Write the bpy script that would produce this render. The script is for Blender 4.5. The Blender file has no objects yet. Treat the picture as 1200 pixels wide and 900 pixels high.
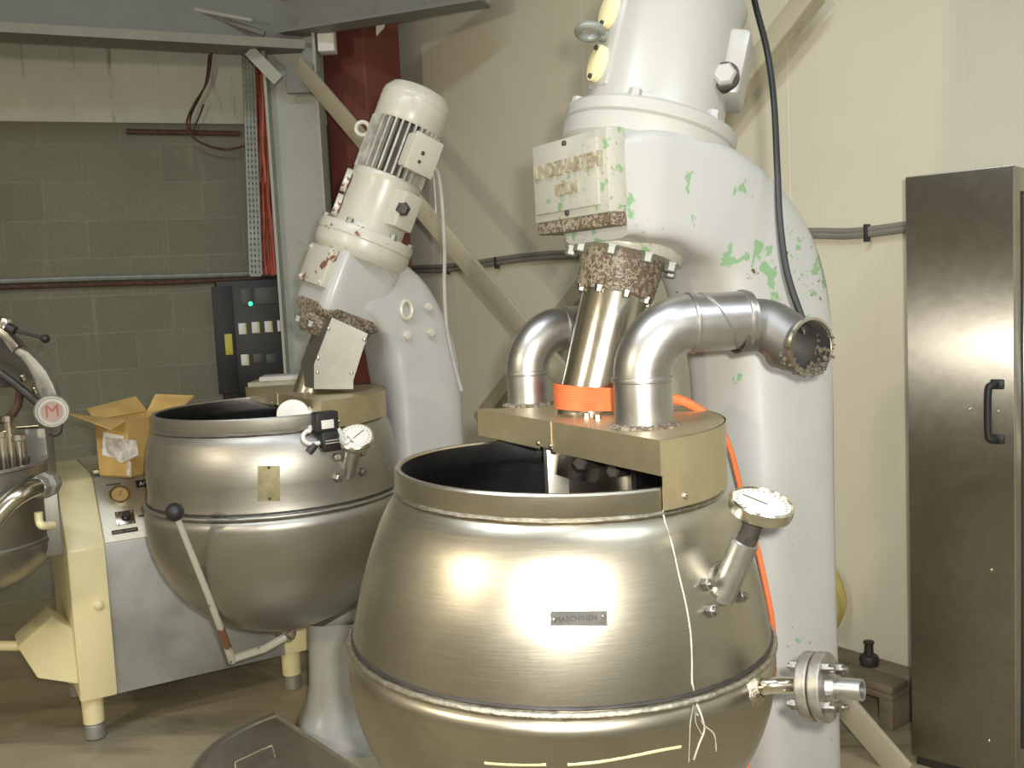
import bpy, bmesh, math, random
from mathutils import Vector, Matrix, Quaternion
random.seed(7)
PI = math.pi
D = bpy.data
COL = bpy.context.scene.collection
V = Vector

# ------------------------------------------------------------------ camera
H = 1.5
FPX = 1150.0
PITCH = math.radians(5.2)
ROLL = math.radians(2.8)
CAM = V((0, 0, H))
Fw = V((0, math.cos(PITCH), -math.sin(PITCH)))
R0 = V((1, 0, 0)); U0 = V((0, math.sin(PITCH), math.cos(PITCH)))
Rt = R0 * math.cos(ROLL) - U0 * math.sin(ROLL)
Up = U0 * math.cos(ROLL) + R0 * math.sin(ROLL)

def ray(px, py):
    return (Fw + Rt * ((px - 600) / FPX) + Up * ((450 - py) / FPX))
def P(px, py, Y):
    "measured photo position -> world point at distance Y"
    d = ray(px, py); return CAM + d * (Y / d.y)
def G(px, py, z=0.0):
    d = ray(px, py); return CAM + d * ((z - H) / d.z)
def plane_hit(px, py, p, n):
    d = ray(px, py); return CAM + d * ((V(p) - CAM).dot(n) / d.dot(n))
def proj(p):
    q = V(p) - CAM; w = q.dot(Fw)
    return 600 + FPX * q.dot(Rt) / w, 450 - FPX * q.dot(Up) / w

# ------------------------------------------------------------------ objects
W = {}
def finish(bm, ang=32):
    bmesh.ops.remove_doubles(bm, verts=bm.verts, dist=1e-6)
    bmesh.ops.recalc_face_normals(bm, faces=bm.faces)
    lim = math.radians(ang)
    for f in bm.faces: f.smooth = True
    for e in bm.edges:
        if len(e.link_faces) != 2 or e.calc_face_angle(0) > lim: e.smooth = False

def obj(name, bm, m, parent=None, frame=None, ang=32, recalc=True, center=True):
    """link bm (world coordinates, or coordinates of FRAME) as ONE mesh object"""
    if recalc: finish(bm, ang)
    fr = frame.copy() if frame else Matrix()
    if center and bm.verts:
        lo = V((min(v.co.x for v in bm.verts), min(v.co.y for v in bm.verts), min(v.co.z for v in bm.verts)))
        hi = V((max(v.co.x for v in bm.verts), max(v.co.y for v in bm.verts), max(v.co.z for v in bm.verts)))
        c = (lo + hi) / 2
        bmesh.ops.translate(bm, verts=bm.verts, vec=-c)
        fr = fr @ Matrix.Translation(c)
    me = D.meshes.new(name); bm.to_mesh(me); bm.free()
    me.materials.append(m)
    o = D.objects.new(name, me); COL.objects.link(o)
    W[o] = fr
    if parent:
        o.parent = parent; o.matrix_local = W[parent].inverted() @ fr
    else:
        o.matrix_world = fr
    return o

def thing(name, label, cat, loc=(0, 0, 0), rz=0, group=None):
    o = D.objects.new(name, None); COL.objects.link(o)
    o.empty_display_size = .05
    fr = Matrix.Translation(V(loc)) @ Matrix.Rotation(rz, 4, 'Z')
    o.matrix_world = fr; W[o] = fr
    o['label'] = label; o['category'] = cat
    if group: o['group'] = group
    return o
def tag(o, label, cat, group=None):
    o['label'] = label; o['category'] = cat
    if group: o['group'] = group
    return o
def struct(name, bm, m, parent=None, frame=None, **k):
    o = obj(name, bm, m, parent, frame, **k); o['kind'] = 'structure'; return o

# ------------------------------------------------------------------ shapes
def B(): return bmesh.new()
def axes(p, z, x=None):
    "frame at p with local z along z (and x roughly along x)"
    z = V(z).normalized()
    x = V(x) if x is not None else (V((1, 0, 0)) if abs(z.x) < .9 else V((0, 1, 0)))
    y = z.cross(x).normalized(); x = y.cross(z)
    m = Matrix((x, y, z)).transposed().to_4x4(); m.translation = V(p); return m
def box(bm, lo, hi, M=None, bev=0.0, seg=2):
    lo, hi = V(lo), V(hi)
    r = bmesh.ops.create_cube(bm, size=1)
    vs = r['verts']
    for v in vs: v.co = V(((v.co.x + .5) * (hi.x - lo.x) + lo.x, (v.co.y + .5) * (hi.y - lo.y) + lo.y, (v.co.z + .5) * (hi.z - lo.z) + lo.z))
    if bev > 0:
        es = list({e for v in vs for e in v.link_edges})
        rr = bmesh.ops.bevel(bm, geom=es, offset=bev, segments=seg, affect='EDGES', profile=.5)
        vs = list({v for f in rr['faces'] for v in f.verts} | {v for v in vs if v.is_valid})
    if M:
        for v in vs: v.co = M @ v.co
    return bm
def lathe(bm, prof, M=None, seg=48, a0=0, a1=2 * PI, wob=0.0):
    "prof: list of (r, z); full turn about local z"
    full = abs(a1 - a0 - 2 * PI) < 1e-6
    n = seg if full else seg + 1
    rings = []
    for r, z in prof:
        if r < 1e-6:
            v = bm.verts.new(M @ V((0, 0, z)) if M else V((0, 0, z))); rings.append([v] * n)
        else:
            ring = []
            for i in range(n):
                a = a0 + (a1 - a0) * i / seg
                rr = r + (random.uniform(-wob, wob) if wob else 0)
                c = V((rr * math.cos(a), rr * math.sin(a), z + (random.uniform(-wob, wob) if wob else 0)))
                ring.append(bm.verts.new(M @ c if M else c))
            rings.append(ring)
    for k in range(len(rings) - 1):
        A, Bq = rings[k], rings[k + 1]
        for i in range(seg):
            j = (i + 1) % n
            q = []
            for v in (A[i], A[j], Bq[j], Bq[i]):
                if v not in q: q.append(v)
            if len(q) >= 3:
                try: bm.faces.new(q)
                except ValueError: pass
    return bm
def cyl(bm, p, q, r, r2=None, seg=24, bev=0.0):
    p, q = V(p), V(q); L = (q - p).length; r2 = r if r2 is None else r2
    b = min(bev, L / 2.5)
    prof = [(0, 0), (r - b, 0), (r, b), (r2, L - b), (r2 - b, L), (0, L)] if b > 0 else [(0, 0), (r, 0), (r2, L), (0, L)]
    return lathe(bm, prof, axes(p, q - p), seg)
def ring_tube(bm, p, q, ro, ri, seg=32):
    p, q = V(p), V(q); L = (q - p).length
    return lathe(bm, [(ri, 0), (ro, 0), (ro, L), (ri, L), (ri, 0)], axes(p, q - p), seg)
def crom(pts, n=8, closed=False):
    pts = [V(p) for p in pts]; out = []
    N = len(pts)
    for i in range(N - 1):
        p0 = pts[max(i - 1, 0)]; p1 = pts[i]; p2 = pts[i + 1]; p3 = pts[min(i + 2, N - 1)]
        for k in range(n):
            t = k / n
            out.append(.5 * ((2 * p1) + (p2 - p0) * t + (2 * p0 - 5 * p1 + 4 * p2 - p3) * t * t + (3 * p1 - p0 - 3 * p2 + p3) * t ** 3))
    out.append(pts[-1]); return out
def tube(bm, pts, r, seg=10, cap=True, flat=None, rfun=None):
    pts = [V(p) for p in pts]; n = len(pts)
    ts = []
    for i in range(n):
        t = pts[min(i + 1, n - 1)] - pts[max(i - 1, 0)]
        ts.append(t.normalized())
    u = V((0, 0, 1)) if abs(ts[0].z) < .9 else V((1, 0, 0))
    u = (u - ts[0] * u.dot(ts[0])).normalized()
    rings = []
    for i in range(n):
        if i:
            q = ts[i - 1].rotation_difference(ts[i]); u = q @ u
            u = (u - ts[i] * u.dot(ts[i])).normalized()
        w = ts[i].cross(u)
        rr = rfun(i / (n - 1)) if rfun else r
        ra, rb = (rr, rr) if flat is None else (rr, rr * flat)
        rings.append([bm.verts.new(pts[i] + u * (ra * math.cos(2 * PI * k / seg)) + w * (rb * math.sin(2 * PI * k / seg))) for k in range(seg)])
    for i in range(n - 1):
        for k in range(seg):
            bm.faces.new((rings[i][k], rings[i][(k + 1) % seg], rings[i + 1][(k + 1) % seg], rings[i + 1][k]))
    if cap: bm.faces.new(rings[0][::-1]); bm.faces.new(rings[-1])
    return bm
def hollow_tube(bm, pts, r, th, seg=32):
    "open pipe with wall thickness"
    b2 = B(); tube(b2, pts, r, seg, cap=False); tube(b2, pts, r - th, seg, cap=False)
    b2.verts.ensure_lookup_table()
    n = len(pts) * seg
    vs = list(b2.verts)
    for base in (0, n - seg):
        for k in range(seg):
            a, b_ = vs[base + k], vs[base + (k + 1) % seg]; c, d = vs[n + base + (k + 1) % seg], vs[n + base + k]
            b2.faces.new((a, b_, c, d))
    merge(bm, b2); return bm
def merge(bm, other):
    me = D.meshes.new('t'); other.to_mesh(me); other.free(); bm.from_mesh(me); D.meshes.remove(me)
def loft(bm, secs, cap=True):
    rings = [[bm.verts.new(p) for p in s] for s in secs]; n = len(rings[0])
    for i in range(len(rings) - 1):
        for k in range(n):
            bm.faces.new((rings[i][k], rings[i][(k + 1) % n], rings[i + 1][(k + 1) % n], rings[i + 1][k]))
    if cap: bm.faces.new(rings[0][::-1]); bm.faces.new(rings[-1])
    return bm
def rrect(c, ax, ay, hx, hy, n=40, e=5.0):
    "superellipse section"
    out = []
    for k in range(n):
        a = 2 * PI * k / n; ca, sa = math.cos(a), math.sin(a)
        out.append(V(c) + V(ax) * (hx * math.copysign(abs(ca) ** (2 / e), ca)) + V(ay) * (hy * math.copysign(abs(sa) ** (2 / e), sa)))
    return out
def prism(bm, poly, off, cap=True):
    "polygon (world points) extruded by off"
    a = [bm.verts.new(V(p)) for p in poly]; b = [bm.verts.new(V(p) + V(off)) for p in poly]; n = len(a)
    bm.faces.new(a[::-1]); bm.faces.new(b)
    for i in range(n): bm.faces.new((a[i], a[(i + 1) % n], b[(i + 1) % n], b[i]))
    return bm
def bevel_all(bm, w, seg=2, ang=25):
    bmesh.ops.recalc_face_normals(bm, faces=bm.faces)
    es = [e for e in bm.edges if len(e.link_faces) == 2 and e.calc_face_angle(0) > math.radians(ang)]
    bmesh.ops.bevel(bm, geom=es, offset=w, segments=seg, affect='EDGES', profile=.5); return bm
def hexbolt(bm, p, n, r=.011, h=.009):
    M = axes(p, n)
    lathe(bm, [(0, -.004), (r * 1.25, -.004), (r * 1.25, .001), (r, .001), (r, h), (r * .8, h + .0015), (0, h + .0015)], M, 6)
    return bm
def dome(bm, p, n, r=.012, h=.008):
    M = axes(p, n)
    prof = [(0, -.004), (r, -.004), (r, .001)] + [(r * math.cos(a), .001 + h * math.sin(a)) for a in (.3, .6, .9, 1.2)] + [(0, h)]
    return lathe(bm, prof, M, 14)
def text_bm(s, size, M, depth=.002, align='CENTER'):
    cu = D.curves.new('lettering', 'FONT'); cu.body = s; cu.size = size; cu.extrude = depth
    cu.align_x = align; cu.align_y = 'CENTER'; cu.resolution_u = 3
    o = D.objects.new('lettering', cu); COL.objects.link(o)
    dg = bpy.context.evaluated_depsgraph_get()
    me = D.meshes.new_from_object(o.evaluated_get(dg))
    bm = B(); bm.from_mesh(me); D.meshes.remove(me)
    D.objects.remove(o); D.curves.remove(cu)
    bmesh.ops.transform(bm, matrix=M, verts=bm.verts)
    return bm

# ------------------------------------------------------------------ materials
class NT:
    def __init__(s, name):
        s.m = D.materials.new(name); s.m.use_nodes = True; s.t = s.m.node_tree; s.n = s.t.nodes
        s.b = s.n['Principled BSDF']; s.L = s.t.links
        s.tc = s.n.new('ShaderNodeTexCoord')
    def add(s, ty, **k):
        n = s.n.new('ShaderNode' + ty)
        for a, v in k.items():
            if hasattr(n, a): setattr(n, a, v)
        return n
    def link(s, a, b): s.L.new(a, b)
    def vec(s, scale=(1, 1, 1), loc=(0, 0, 0), rot=(0, 0, 0)):
        mp = s.add('Mapping'); s.link(s.tc.outputs['Object'], mp.inputs[0])
        mp.inputs['Scale'].default_value = scale; mp.inputs['Location'].default_value = loc; mp.inputs['Rotation'].default_value = rot
        return mp.outputs[0]
    def noise(s, scale, detail=4, rough=.55, v=None, dist=0):
        n = s.add('TexNoise'); n.inputs['Scale'].default_value = scale; n.inputs['Detail'].default_value = detail
        n.inputs['Roughness'].default_value = rough; n.inputs['Distortion'].default_value = dist
        s.link(v if v is not None else s.tc.outputs['Object'], n.inputs['Vector']); return n.outputs[0]
    def ramp(s, fac, stops, interp='LINEAR'):
        r = s.add('ValToRGB'); r.color_ramp.interpolation = interp
        e = r.color_ramp.elements
        while len(e) < len(stops): e.new(.5)
        for q, (p, c) in zip(e, stops):
            q.position = p; q.color = (*c, 1) if not isinstance(c, (int, float)) else (c, c, c, 1)
        s.link(fac, r.inputs[0]); return r.outputs[0]
    def mix(s, f, a, b, mode='MIX'):
        m = s.add('Mix', data_type='RGBA', blend_type=mode)
        for sock, v in ((m.inputs[0], f), (m.inputs[6], a), (m.inputs[7], b)):
            if hasattr(v, 'links') or hasattr(v, 'is_linked'): s.link(v, sock)
            elif isinstance(v, (int, float)): sock.default_value = v
            else: sock.default_value = (*v, 1)
        return m.outputs[2]
    def math(s, op, a, b=0.0, clamp=False):
        m = s.add('Math', operation=op, use_clamp=clamp)
        for sock, v in ((m.inputs[0], a), (m.inputs[1], b)):
            if hasattr(v, 'is_linked'): s.link(v, sock)
            else: sock.default_value = v
        return m.outputs[0]
    def sep(s, v=None):
        x = s.add('SeparateXYZ'); s.link(v if v is not None else s.tc.outputs['Object'], x.inputs[0]); return x.outputs
    def bump(s, h, strength=.3, dist=.01):
        b = s.add('Bump'); b.inputs['Strength'].default_value = strength; b.inputs['Distance'].default_value = dist
        s.link(h, b.inputs['Height']); s.link(b.outputs[0], s.b.inputs['Normal']); return b
    def set(s, **k):
        for a, v in k.items():
            i = s.b.inputs[a.replace('_', ' ')]
            if hasattr(v, 'is_linked'): s.link(v, i)
            elif isinstance(v, (tuple, list)): i.default_value = (*v, 1) if len(v) == 3 else v
            else: i.default_value = v
        return s

def simple(name, col, rough=.5, metal=0.0, var=.12, scale=14, bump=0.0, **k):
    t = NT(name); n = t.noise(scale, 4)
    dark = tuple(c * (1 - var) for c in col); lite = tuple(min(1, c * (1 + var)) for c in col)
    t.set(Base_Color=t.ramp(n, [(.3, dark), (.7, lite)]), Roughness=rough, Metallic=metal, **k)
    if bump: t.bump(t.noise(scale * 4, 3), bump, .004)
    return t.m

def brushed(name, col, rough=.32, aniso=.5, stain=.25, dark=(.25, .2, .12), stretch=(3, 3, 60), tang=True, metal=1.0):
    t = NT(name)
    fine = t.noise(6, 5, .7, v=t.vec(stretch))
    blot = t.noise(5, 5, .62, dist=.4)
    big = t.noise(1.8, 3, .5)
    c = t.ramp(fine, [(.25, tuple(x * .86 for x in col)), (.75, tuple(min(1, x * 1.08) for x in col))])
    c = t.mix(t.math('MULTIPLY', t.ramp(blot, [(.5, 0.0), (.75, 1.0)]), stain), c, dark)
    c = t.mix(t.math('MULTIPLY', t.ramp(big, [(.42, 0.0), (.66, 1.0)]), stain * .6), c, tuple(x * .75 for x in col))
    r = t.math('ADD', t.math('MULTIPLY', blot, .14), rough - .07)
    r = t.math('ADD', r, t.math('MULTIPLY', fine, .06))
    t.set(Base_Color=c, Roughness=r, Metallic=metal, Anisotropic=aniso)
    if tang:
        tg = t.add('Tangent', direction_type='RADIAL', axis='Z'); t.link(tg.outputs[0], t.b.inputs['Tangent'])
    t.bump(fine, .05, .002)
    return t.m

def painted(name, base, chip, chip2=None, amount=.60, chips2=.66, scale=9, rough=.38, gloss=.3, dirt=.15, zone=None):
    """enamel with chips of the coats under it; ZONE(t) -> 0..1 socket that makes chips denser"""
    t = NT(name)
    big = t.noise(2.2, 3); n = t.noise(scale, 6, .62, dist=.3); n2 = t.noise(scale * 2.4, 6, .65, v=t.vec(loc=(3.1, 1.7, .4)))
    c = t.ramp(big, [(.3, tuple(x * .93 for x in base)), (.7, base)])
    c = t.mix(t.math('MULTIPLY', t.ramp(t.noise(4, 6, .7, v=t.vec((1, 1, .35))), [(.5, 0.0), (.8, 1.0)]), dirt), c, tuple(x * .5 for x in base))
    patch = t.math('ADD', n, t.math('MULTIPLY', big, .35))
    if zone is not None: patch = t.math('ADD', patch, zone(t))
    f1 = t.ramp(patch, [(amount + .17, 0.0), (amount + .185, 1.0)])
    c = t.mix(f1, c, chip)
    if chip2:
        p2 = t.math('ADD', n2, t.math('MULTIPLY', big, .3))
        if zone is not None: p2 = t.math('ADD', p2, t.math('MULTIPLY', zone(t), .8))
        f2 = t.ramp(p2, [(chips2 + .17, 0.0), (chips2 + .19, 1.0)])
        c = t.mix(f2, c, chip2)
    t.set(Base_Color=c, Roughness=rough, Coat_Weight=gloss, Coat_Roughness=.25)
    h = t.math('SUBTRACT', t.math('MULTIPLY', t.noise(26, 3), .25), f1)
    t.bump(h, .18, .003)
    return t.m

def pieces(name, bm, m, parent):
    "each separate piece of bm becomes a part of its own"
    seen = set(); bm.verts.ensure_lookup_table(); out = []
    for v0 in bm.verts:
        if v0 in seen: continue
        st = [v0]; isl = []
        seen.add(v0)
        while st:
            v = st.pop(); isl.append(v)
            for e in v.link_edges:
                o = e.other_vert(v)
                if o not in seen: seen.add(o); st.append(o)
        b2 = B(); mp = {v: b2.verts.new(v.co) for v in isl}
        for f in {f for v in isl for f in v.link_faces}: b2.faces.new([mp[v] for v in f.verts])
        out.append(obj(name, b2, m, parent))
    bm.free(); return out
# ================================================================== materials
def zone_bump(zc, half, gain):
    def f(t):
        d = t.math('ABSOLUTE', t.math('SUBTRACT', t.sep()[2], zc))
        return t.math('MULTIPLY', t.math('SUBTRACT', 1.0, t.math('DIVIDE', d, half), True), gain)
    return f
def zone_band(z0, z1, gain):
    def f(t):
        z = t.sep()[2]
        mr = t.add('MapRange'); t.link(z, mr.inputs[0])
        mr.inputs[1].default_value = z0; mr.inputs[2].default_value = z1; mr.inputs[3].default_value = 0; mr.inputs[4].default_value = gain
        return mr.outputs[0]
    return f

M_kettle = brushed('polished_kettle_steel', (.53, .495, .41), .30, .55, .6, (.30, .26, .18), (2, 2, 70))
M_kettle_dull = brushed('dull_kettle_steel', (.45, .435, .395), .40, .4, .45, (.22, .18, .12), (2, 2, 50))
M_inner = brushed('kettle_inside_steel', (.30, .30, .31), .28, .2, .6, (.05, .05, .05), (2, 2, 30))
M_cover = brushed('cover_sheet_steel', (.60, .51, .32), .42, .0, .4, (.46, .36, .19), (3, 3, 3), False, .8)
M_hood = brushed('hood_sheet_steel', (.38, .37, .335), .46, .0, .15, (.3, .25, .17), (5, 5, 5), False)
M_fin = simple('grimy_fin_paint', (.44, .42, .36), .5, 0, .3, 30)
M_pipe_dark = brushed('weathered_dark_pipe', (.30, .29, .275), .50, .0, .4, (.15, .14, .12), (4, 4, 8), False)
M_pipe = brushed('galvanised_pipe', (.56, .55, .53), .36, .0, .3, (.22, .2, .18), (4, 4, 8), False)
M_shaft = brushed('polished_shaft', (.74, .70, .62), .16, .3, .1, (.5, .42, .28), (40, 40, 1))
M_chrome = simple('worn_chrome', (.72, .68, .58), .2, 1.0, .1)
M_bolt = simple('bolt_steel', (.33, .31, .28), .38, 1.0, .3, 60)
M_lock = brushed('locker_steel', (.40, .375, .325), .38, .96, .45, (.22, .18, .12), (5, 5, 5), False)
_n = M_lock.node_tree.nodes; _c = _n.new('ShaderNodeCombineXYZ'); _c.inputs[0].default_value = .746; _c.inputs[1].default_value = -.665
M_lock.node_tree.links.new(_c.outputs[0], _n['Principled BSDF'].inputs['Tangent'])
M_letter = simple('grimy_letter_enamel', (.30, .26, .18), .6, 0, .3, 40)
M_flange = simple('dull_flange_steel', (.30, .28, .245), .45, .7, .35, 40)
M_brass = simple('brass_plate', (.27, .24, .13), .55, .5, .25, 30)
M_grey_plate = simple('dull_nameplate', (.095, .09, .08), .7, .0, .25, 50)
M_text = simple('raised_lettering', (.02, .018, .016), .6, 0, .1)
GREEN = (.22, .36, .20); RUST = (.09, .045, .022)
M_paint_head = painted('chipped_head_enamel', (.46, .455, .44), GREEN, RUST, .680, .700, 15, dirt=.3, zone=zone_bump(.62, .30, .125))
M_paint_drive = painted('grey_drive_enamel', (.43, .425, .39), (.26, .22, .15), (.05, .04, .03), .74, .74, 12, dirt=.2)
M_paint_clean = painted('clean_grey_enamel', (.60, .57, .48), (.30, .26, .18), (.05, .04, .03), .72, .73, 12, dirt=.45)
M_paint_rusty = painted('rust_chipped_enamel', (.60, .57, .49), (.22, .09, .05), (.08, .05, .03), .635, .66, 10, dirt=.3)
M_plate_paint = painted('flaking_nameplate_enamel', (.46, .45, .39), (.20, .33, .17), (.30, .22, .12), .63, .645, 34, dirt=.7)
M_corroded = painted('corroded_casting', (.33, .30, .23), (.14, .09, .055), (.05, .035, .025), .53, .55, 105, rough=.6, gloss=.05, dirt=.9)
M_paint2 = painted('grey_enamel_worn', (.50, .50, .48), (.40, .38, .32), (.17, .07, .04), .70, .72, 9, dirt=.2)
M_paint_base = painted('grimy_base_enamel', (.36, .36, .33), (.25, .24, .2), (.10, .07, .05), .68, .71, 9, dirt=.7)
M_cream = painted('cream_enamel', (.92, .81, .47), (.62, .55, .33), (.12, .10, .08), .74, .735, 14, dirt=.2)
M_panel_grey = simple('scuffed_grey_steel', (.40, .40, .39), .5, .4, .22, 5)
M_panel_ss = brushed('control_panel_steel', (.68, .63, .50), .55, 0, .15, (.4, .35, .25), (2, 30, 2), False)
M_black = simple('black_plastic', (.018, .018, .018), .5, 0, .2)
M_dark = simple('dark_steel', (.06, .055, .05), .5, .5, .3)
M_rubber = simple('black_cable_sheath', (.025, .025, .025), .42, 0, .2)
M_white = simple('white_plastic', (.78, .77, .72), .45, 0, .04)
M_ivory = simple('ivory_dial', (.82, .77, .62), .5, 0, .06, 40)
M_yellow = simple('yellow_sticker', (.55, .48, .06), .5)
M_grey_cable = simple('grey_cable_sheath', (.42, .41, .38), .5)
M_dkgrey_cable = simple('dark_grey_cable_sheath', (.13, .13, .12), .5)
M_redcable = simple('red_cable_sheath', (.36, .06, .03), .5, 0, .3)
M_rustbar = simple('rusty_bar', (.10, .05, .035), .7, .2, .4, 40)
M_card = simple('brown_cardboard', (.48, .31, .10), .75, 0, .18, 7)
M_tape = simple('clear_packing_tape', (.52, .48, .44), .22, .0, .35, 40, bump=.6)
M_paper = simple('white_paper', (.75, .73, .68), .6, 0, .05)
M_beige = simple('beige_cardboard', (.50, .45, .33), .7, 0, .1)
M_gap = simple('rubber_joint', (.03, .028, .022), .7)
M_red_emblem = simple('red_enamel', (.36, .10, .075), .5)
M_alu = simple('cast_aluminium', (.40, .39, .35), .5, .6, .12, 20)
M_tray = simple('galvanised_tray', (.30, .32, .29), .5, .5, .15, 20)
M_wood = simple('weathered_wood', (.20, .16, .11), .8, 0, .35, 9, bump=.3)
M_hose = simple('yellow_hose', (.50, .42, .13), .5)
M_drip = simple('dried_residue', (.50, .46, .38), .7, 0, .2, 60)
M_weld = simple('weld_bead_steel', (.50, .46, .37), .36, 1.0, .35, 90, bump=.6)

def m_strap():
    t = NT('orange_webbing')
    w = t.add('TexWave', bands_direction='Z'); w.inputs['Scale'].default_value = 60; t.link(t.tc.outputs['Object'], w.inputs['Vector'])
    n = t.noise(70, 2)
    t.set(Base_Color=t.mix(t.math('MULTIPLY', t.ramp(n, [(.55, 0.0), (.7, 1.0)]), .5), (.72, .17, .05), (.55, .22, .12)), Roughness=.7)
    t.bump(w.outputs[1], .3, .002); return t.m
M_strap = m_strap()

def m_led():
    t = NT('green_indicator_lamp'); t.set(Base_Color=(.02, .5, .2), Emission_Color=(.05, 1, .4), Emission_Strength=2.0); return t.m
M_led = m_led()

def m_floor():
    t = NT('stained_concrete_floor')
    a = t.noise(1.3, 6, .6); b = t.noise(9, 6, .7); s = t.noise(1.6, 5, .65, v=t.vec((.6, 2.4, 1), rot=(0, 0, .5)), dist=.5)
    c = t.ramp(a, [(.3, (.33, .275, .175)), (.7, (.48, .41, .27))])
    c = t.mix(t.math('MULTIPLY', t.ramp(s, [(.50, 0.0), (.68, 1.0)]), .65), c, (.12, .10, .075))
    c = t.mix(t.math('MULTIPLY', t.ramp(b, [(.55, 0.0), (.75, 1.0)]), .35), c, (.16, .13, .09))
    t.set(Base_Color=c, Roughness=t.ramp(s, [(.3, .62), (.7, .40)])); t.bump(b, .15, .004); return t.m
def m_block():
    t = NT('grey_concrete_blockwork')
    sx = t.add('SeparateXYZ'); t.link(t.tc.outputs['Object'], sx.inputs[0])
    cx = t.add('CombineXYZ'); t.link(sx.outputs[0], cx.inputs[0]); t.link(sx.outputs[2], cx.inputs[1])
    br = t.add('TexBrick'); t.link(cx.outputs[0], br.inputs['Vector'])
    br.inputs['Scale'].default_value = 1; br.inputs['Brick Width'].default_value = .40; br.inputs['Row Height'].default_value = .20
    br.inputs['Mortar Size'].default_value = .006; br.inputs['Mortar Smooth'].default_value = .4
    br.inputs['Color1'].default_value = (.31, .30, .23, 1); br.inputs['Color2'].default_value = (.27, .262, .20, 1); br.inputs['Mortar'].default_value = (.335, .325, .255, 1)
    n = t.noise(60, 4, .7); b = t.noise(1.5, 4)
    c = t.mix(.5, br.outputs[0], t.ramp(n, [(.3, (.10, .095, .075)), (.7, (.30, .29, .24))]), 'OVERLAY')
    c = t.mix(t.math('MULTIPLY', t.ramp(b, [(.45, 0.0), (.7, 1.0)]), .35), c, (.13, .125, .095))
    st = t.noise(3, 4, .6, v=t.vec((4, 4, .35)))
    c = t.mix(t.math('MULTIPLY', t.ramp(st, [(.58, 0.0), (.75, 1.0)]), .3), c, (.33, .32, .26))
    t.set(Base_Color=c, Roughness=.9); t.bump(t.math('ADD', br.outputs[1], t.math('MULTIPLY', n, -.4)), .35, .006); return t.m
def m_lintel():
    t = NT('smooth_concrete_panel')
    a = t.noise(3, 5, .6); st = t.noise(4, 5, .7, v=t.vec((5, 5, .4)))
    c = t.ramp(a, [(.3, (.50, .51, .44)), (.7, (.60, .61, .53))])
    c = t.mix(t.math('MULTIPLY', t.ramp(st, [(.60, 0.0), (.74, 1.0)]), .7), c, (.10, .095, .08))
    t.set(Base_Color=c, Roughness=.85); t.bump(t.noise(40, 3), .12, .004); return t.m
def m_panelwall():
    t = NT('ribbed_white_wall_panel')
    x = t.sep()[0]
    saw = t.math('PINGPONG', x, .013)
    rib = t.math('GREATER_THAN', saw, .0115)
    jx = t.math('PINGPONG', x, .55); jn = t.math('GREATER_THAN', jx, .547)
    n = t.noise(1.2, 5, .6); s = t.noise(5, 5, .7, v=t.vec((3, 3, .5)))
    c = t.ramp(n, [(.3, (.67, .63, .49)), (.7, (.73, .69, .55))])
    c = t.mix(t.math('MULTIPLY', t.ramp(s, [(.58, 0.0), (.8, 1.0)]), .25), c, (.42, .38, .28))
    c = t.mix(t.math('MULTIPLY', rib, .10), c, (.45, .42, .34))
    c = t.mix(t.math('MULTIPLY', jn, .5), c, (.85, .84, .78))
    t.set(Base_Color=c, Roughness=.45); t.bump(rib, .12, .003); return t.m
def m_beam(name, col, dk):
    t = NT(name); a = t.noise(3, 5, .6); d = t.noise(11, 6, .7)
    c = t.ramp(a, [(.3, tuple(x * .85 for x in col)), (.7, col)])
    c = t.mix(t.math('MULTIPLY', t.ramp(d, [(.58, 0.0), (.72, 1.0)]), .5), c, dk)
    t.set(Base_Color=c, Roughness=.55); t.bump(d, .1, .003); return t.m
M_floor, M_block, M_lintel, M_panelwall = m_floor(), m_block(), m_lintel(), m_panelwall()
M_steelpaint = m_beam('grey_green_steel_paint', (.42, .43, .37), (.2, .19, .15))
M_beamdark = m_beam('dusty_grey_beam_paint', (.23, .235, .215), (.13, .12, .10))
M_beamstrip = m_beam('beige_grey_flange_paint', (.30, .29, .235), (.2, .19, .15))
M_brace = m_beam('beige_brace_paint', (.52, .47, .34), (.25, .2, .13))
M_bracegreen = m_beam('pale_green_brace_paint', (.46, .49, .41), (.22, .15, .09))
M_redox = m_beam('red_oxide_primer', (.17, .045, .030), (.10, .03, .02))
M_plaster = simple('grey_render', (.45, .42, .35), .85, 0, .1, 3)
M_ceil = simple('ceiling_sheet', (.36, .34, .30), .8, 0, .1, 3)
M_skirt = simple('skirting_paint', (.50, .50, .45), .5, 0, .1)

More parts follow.
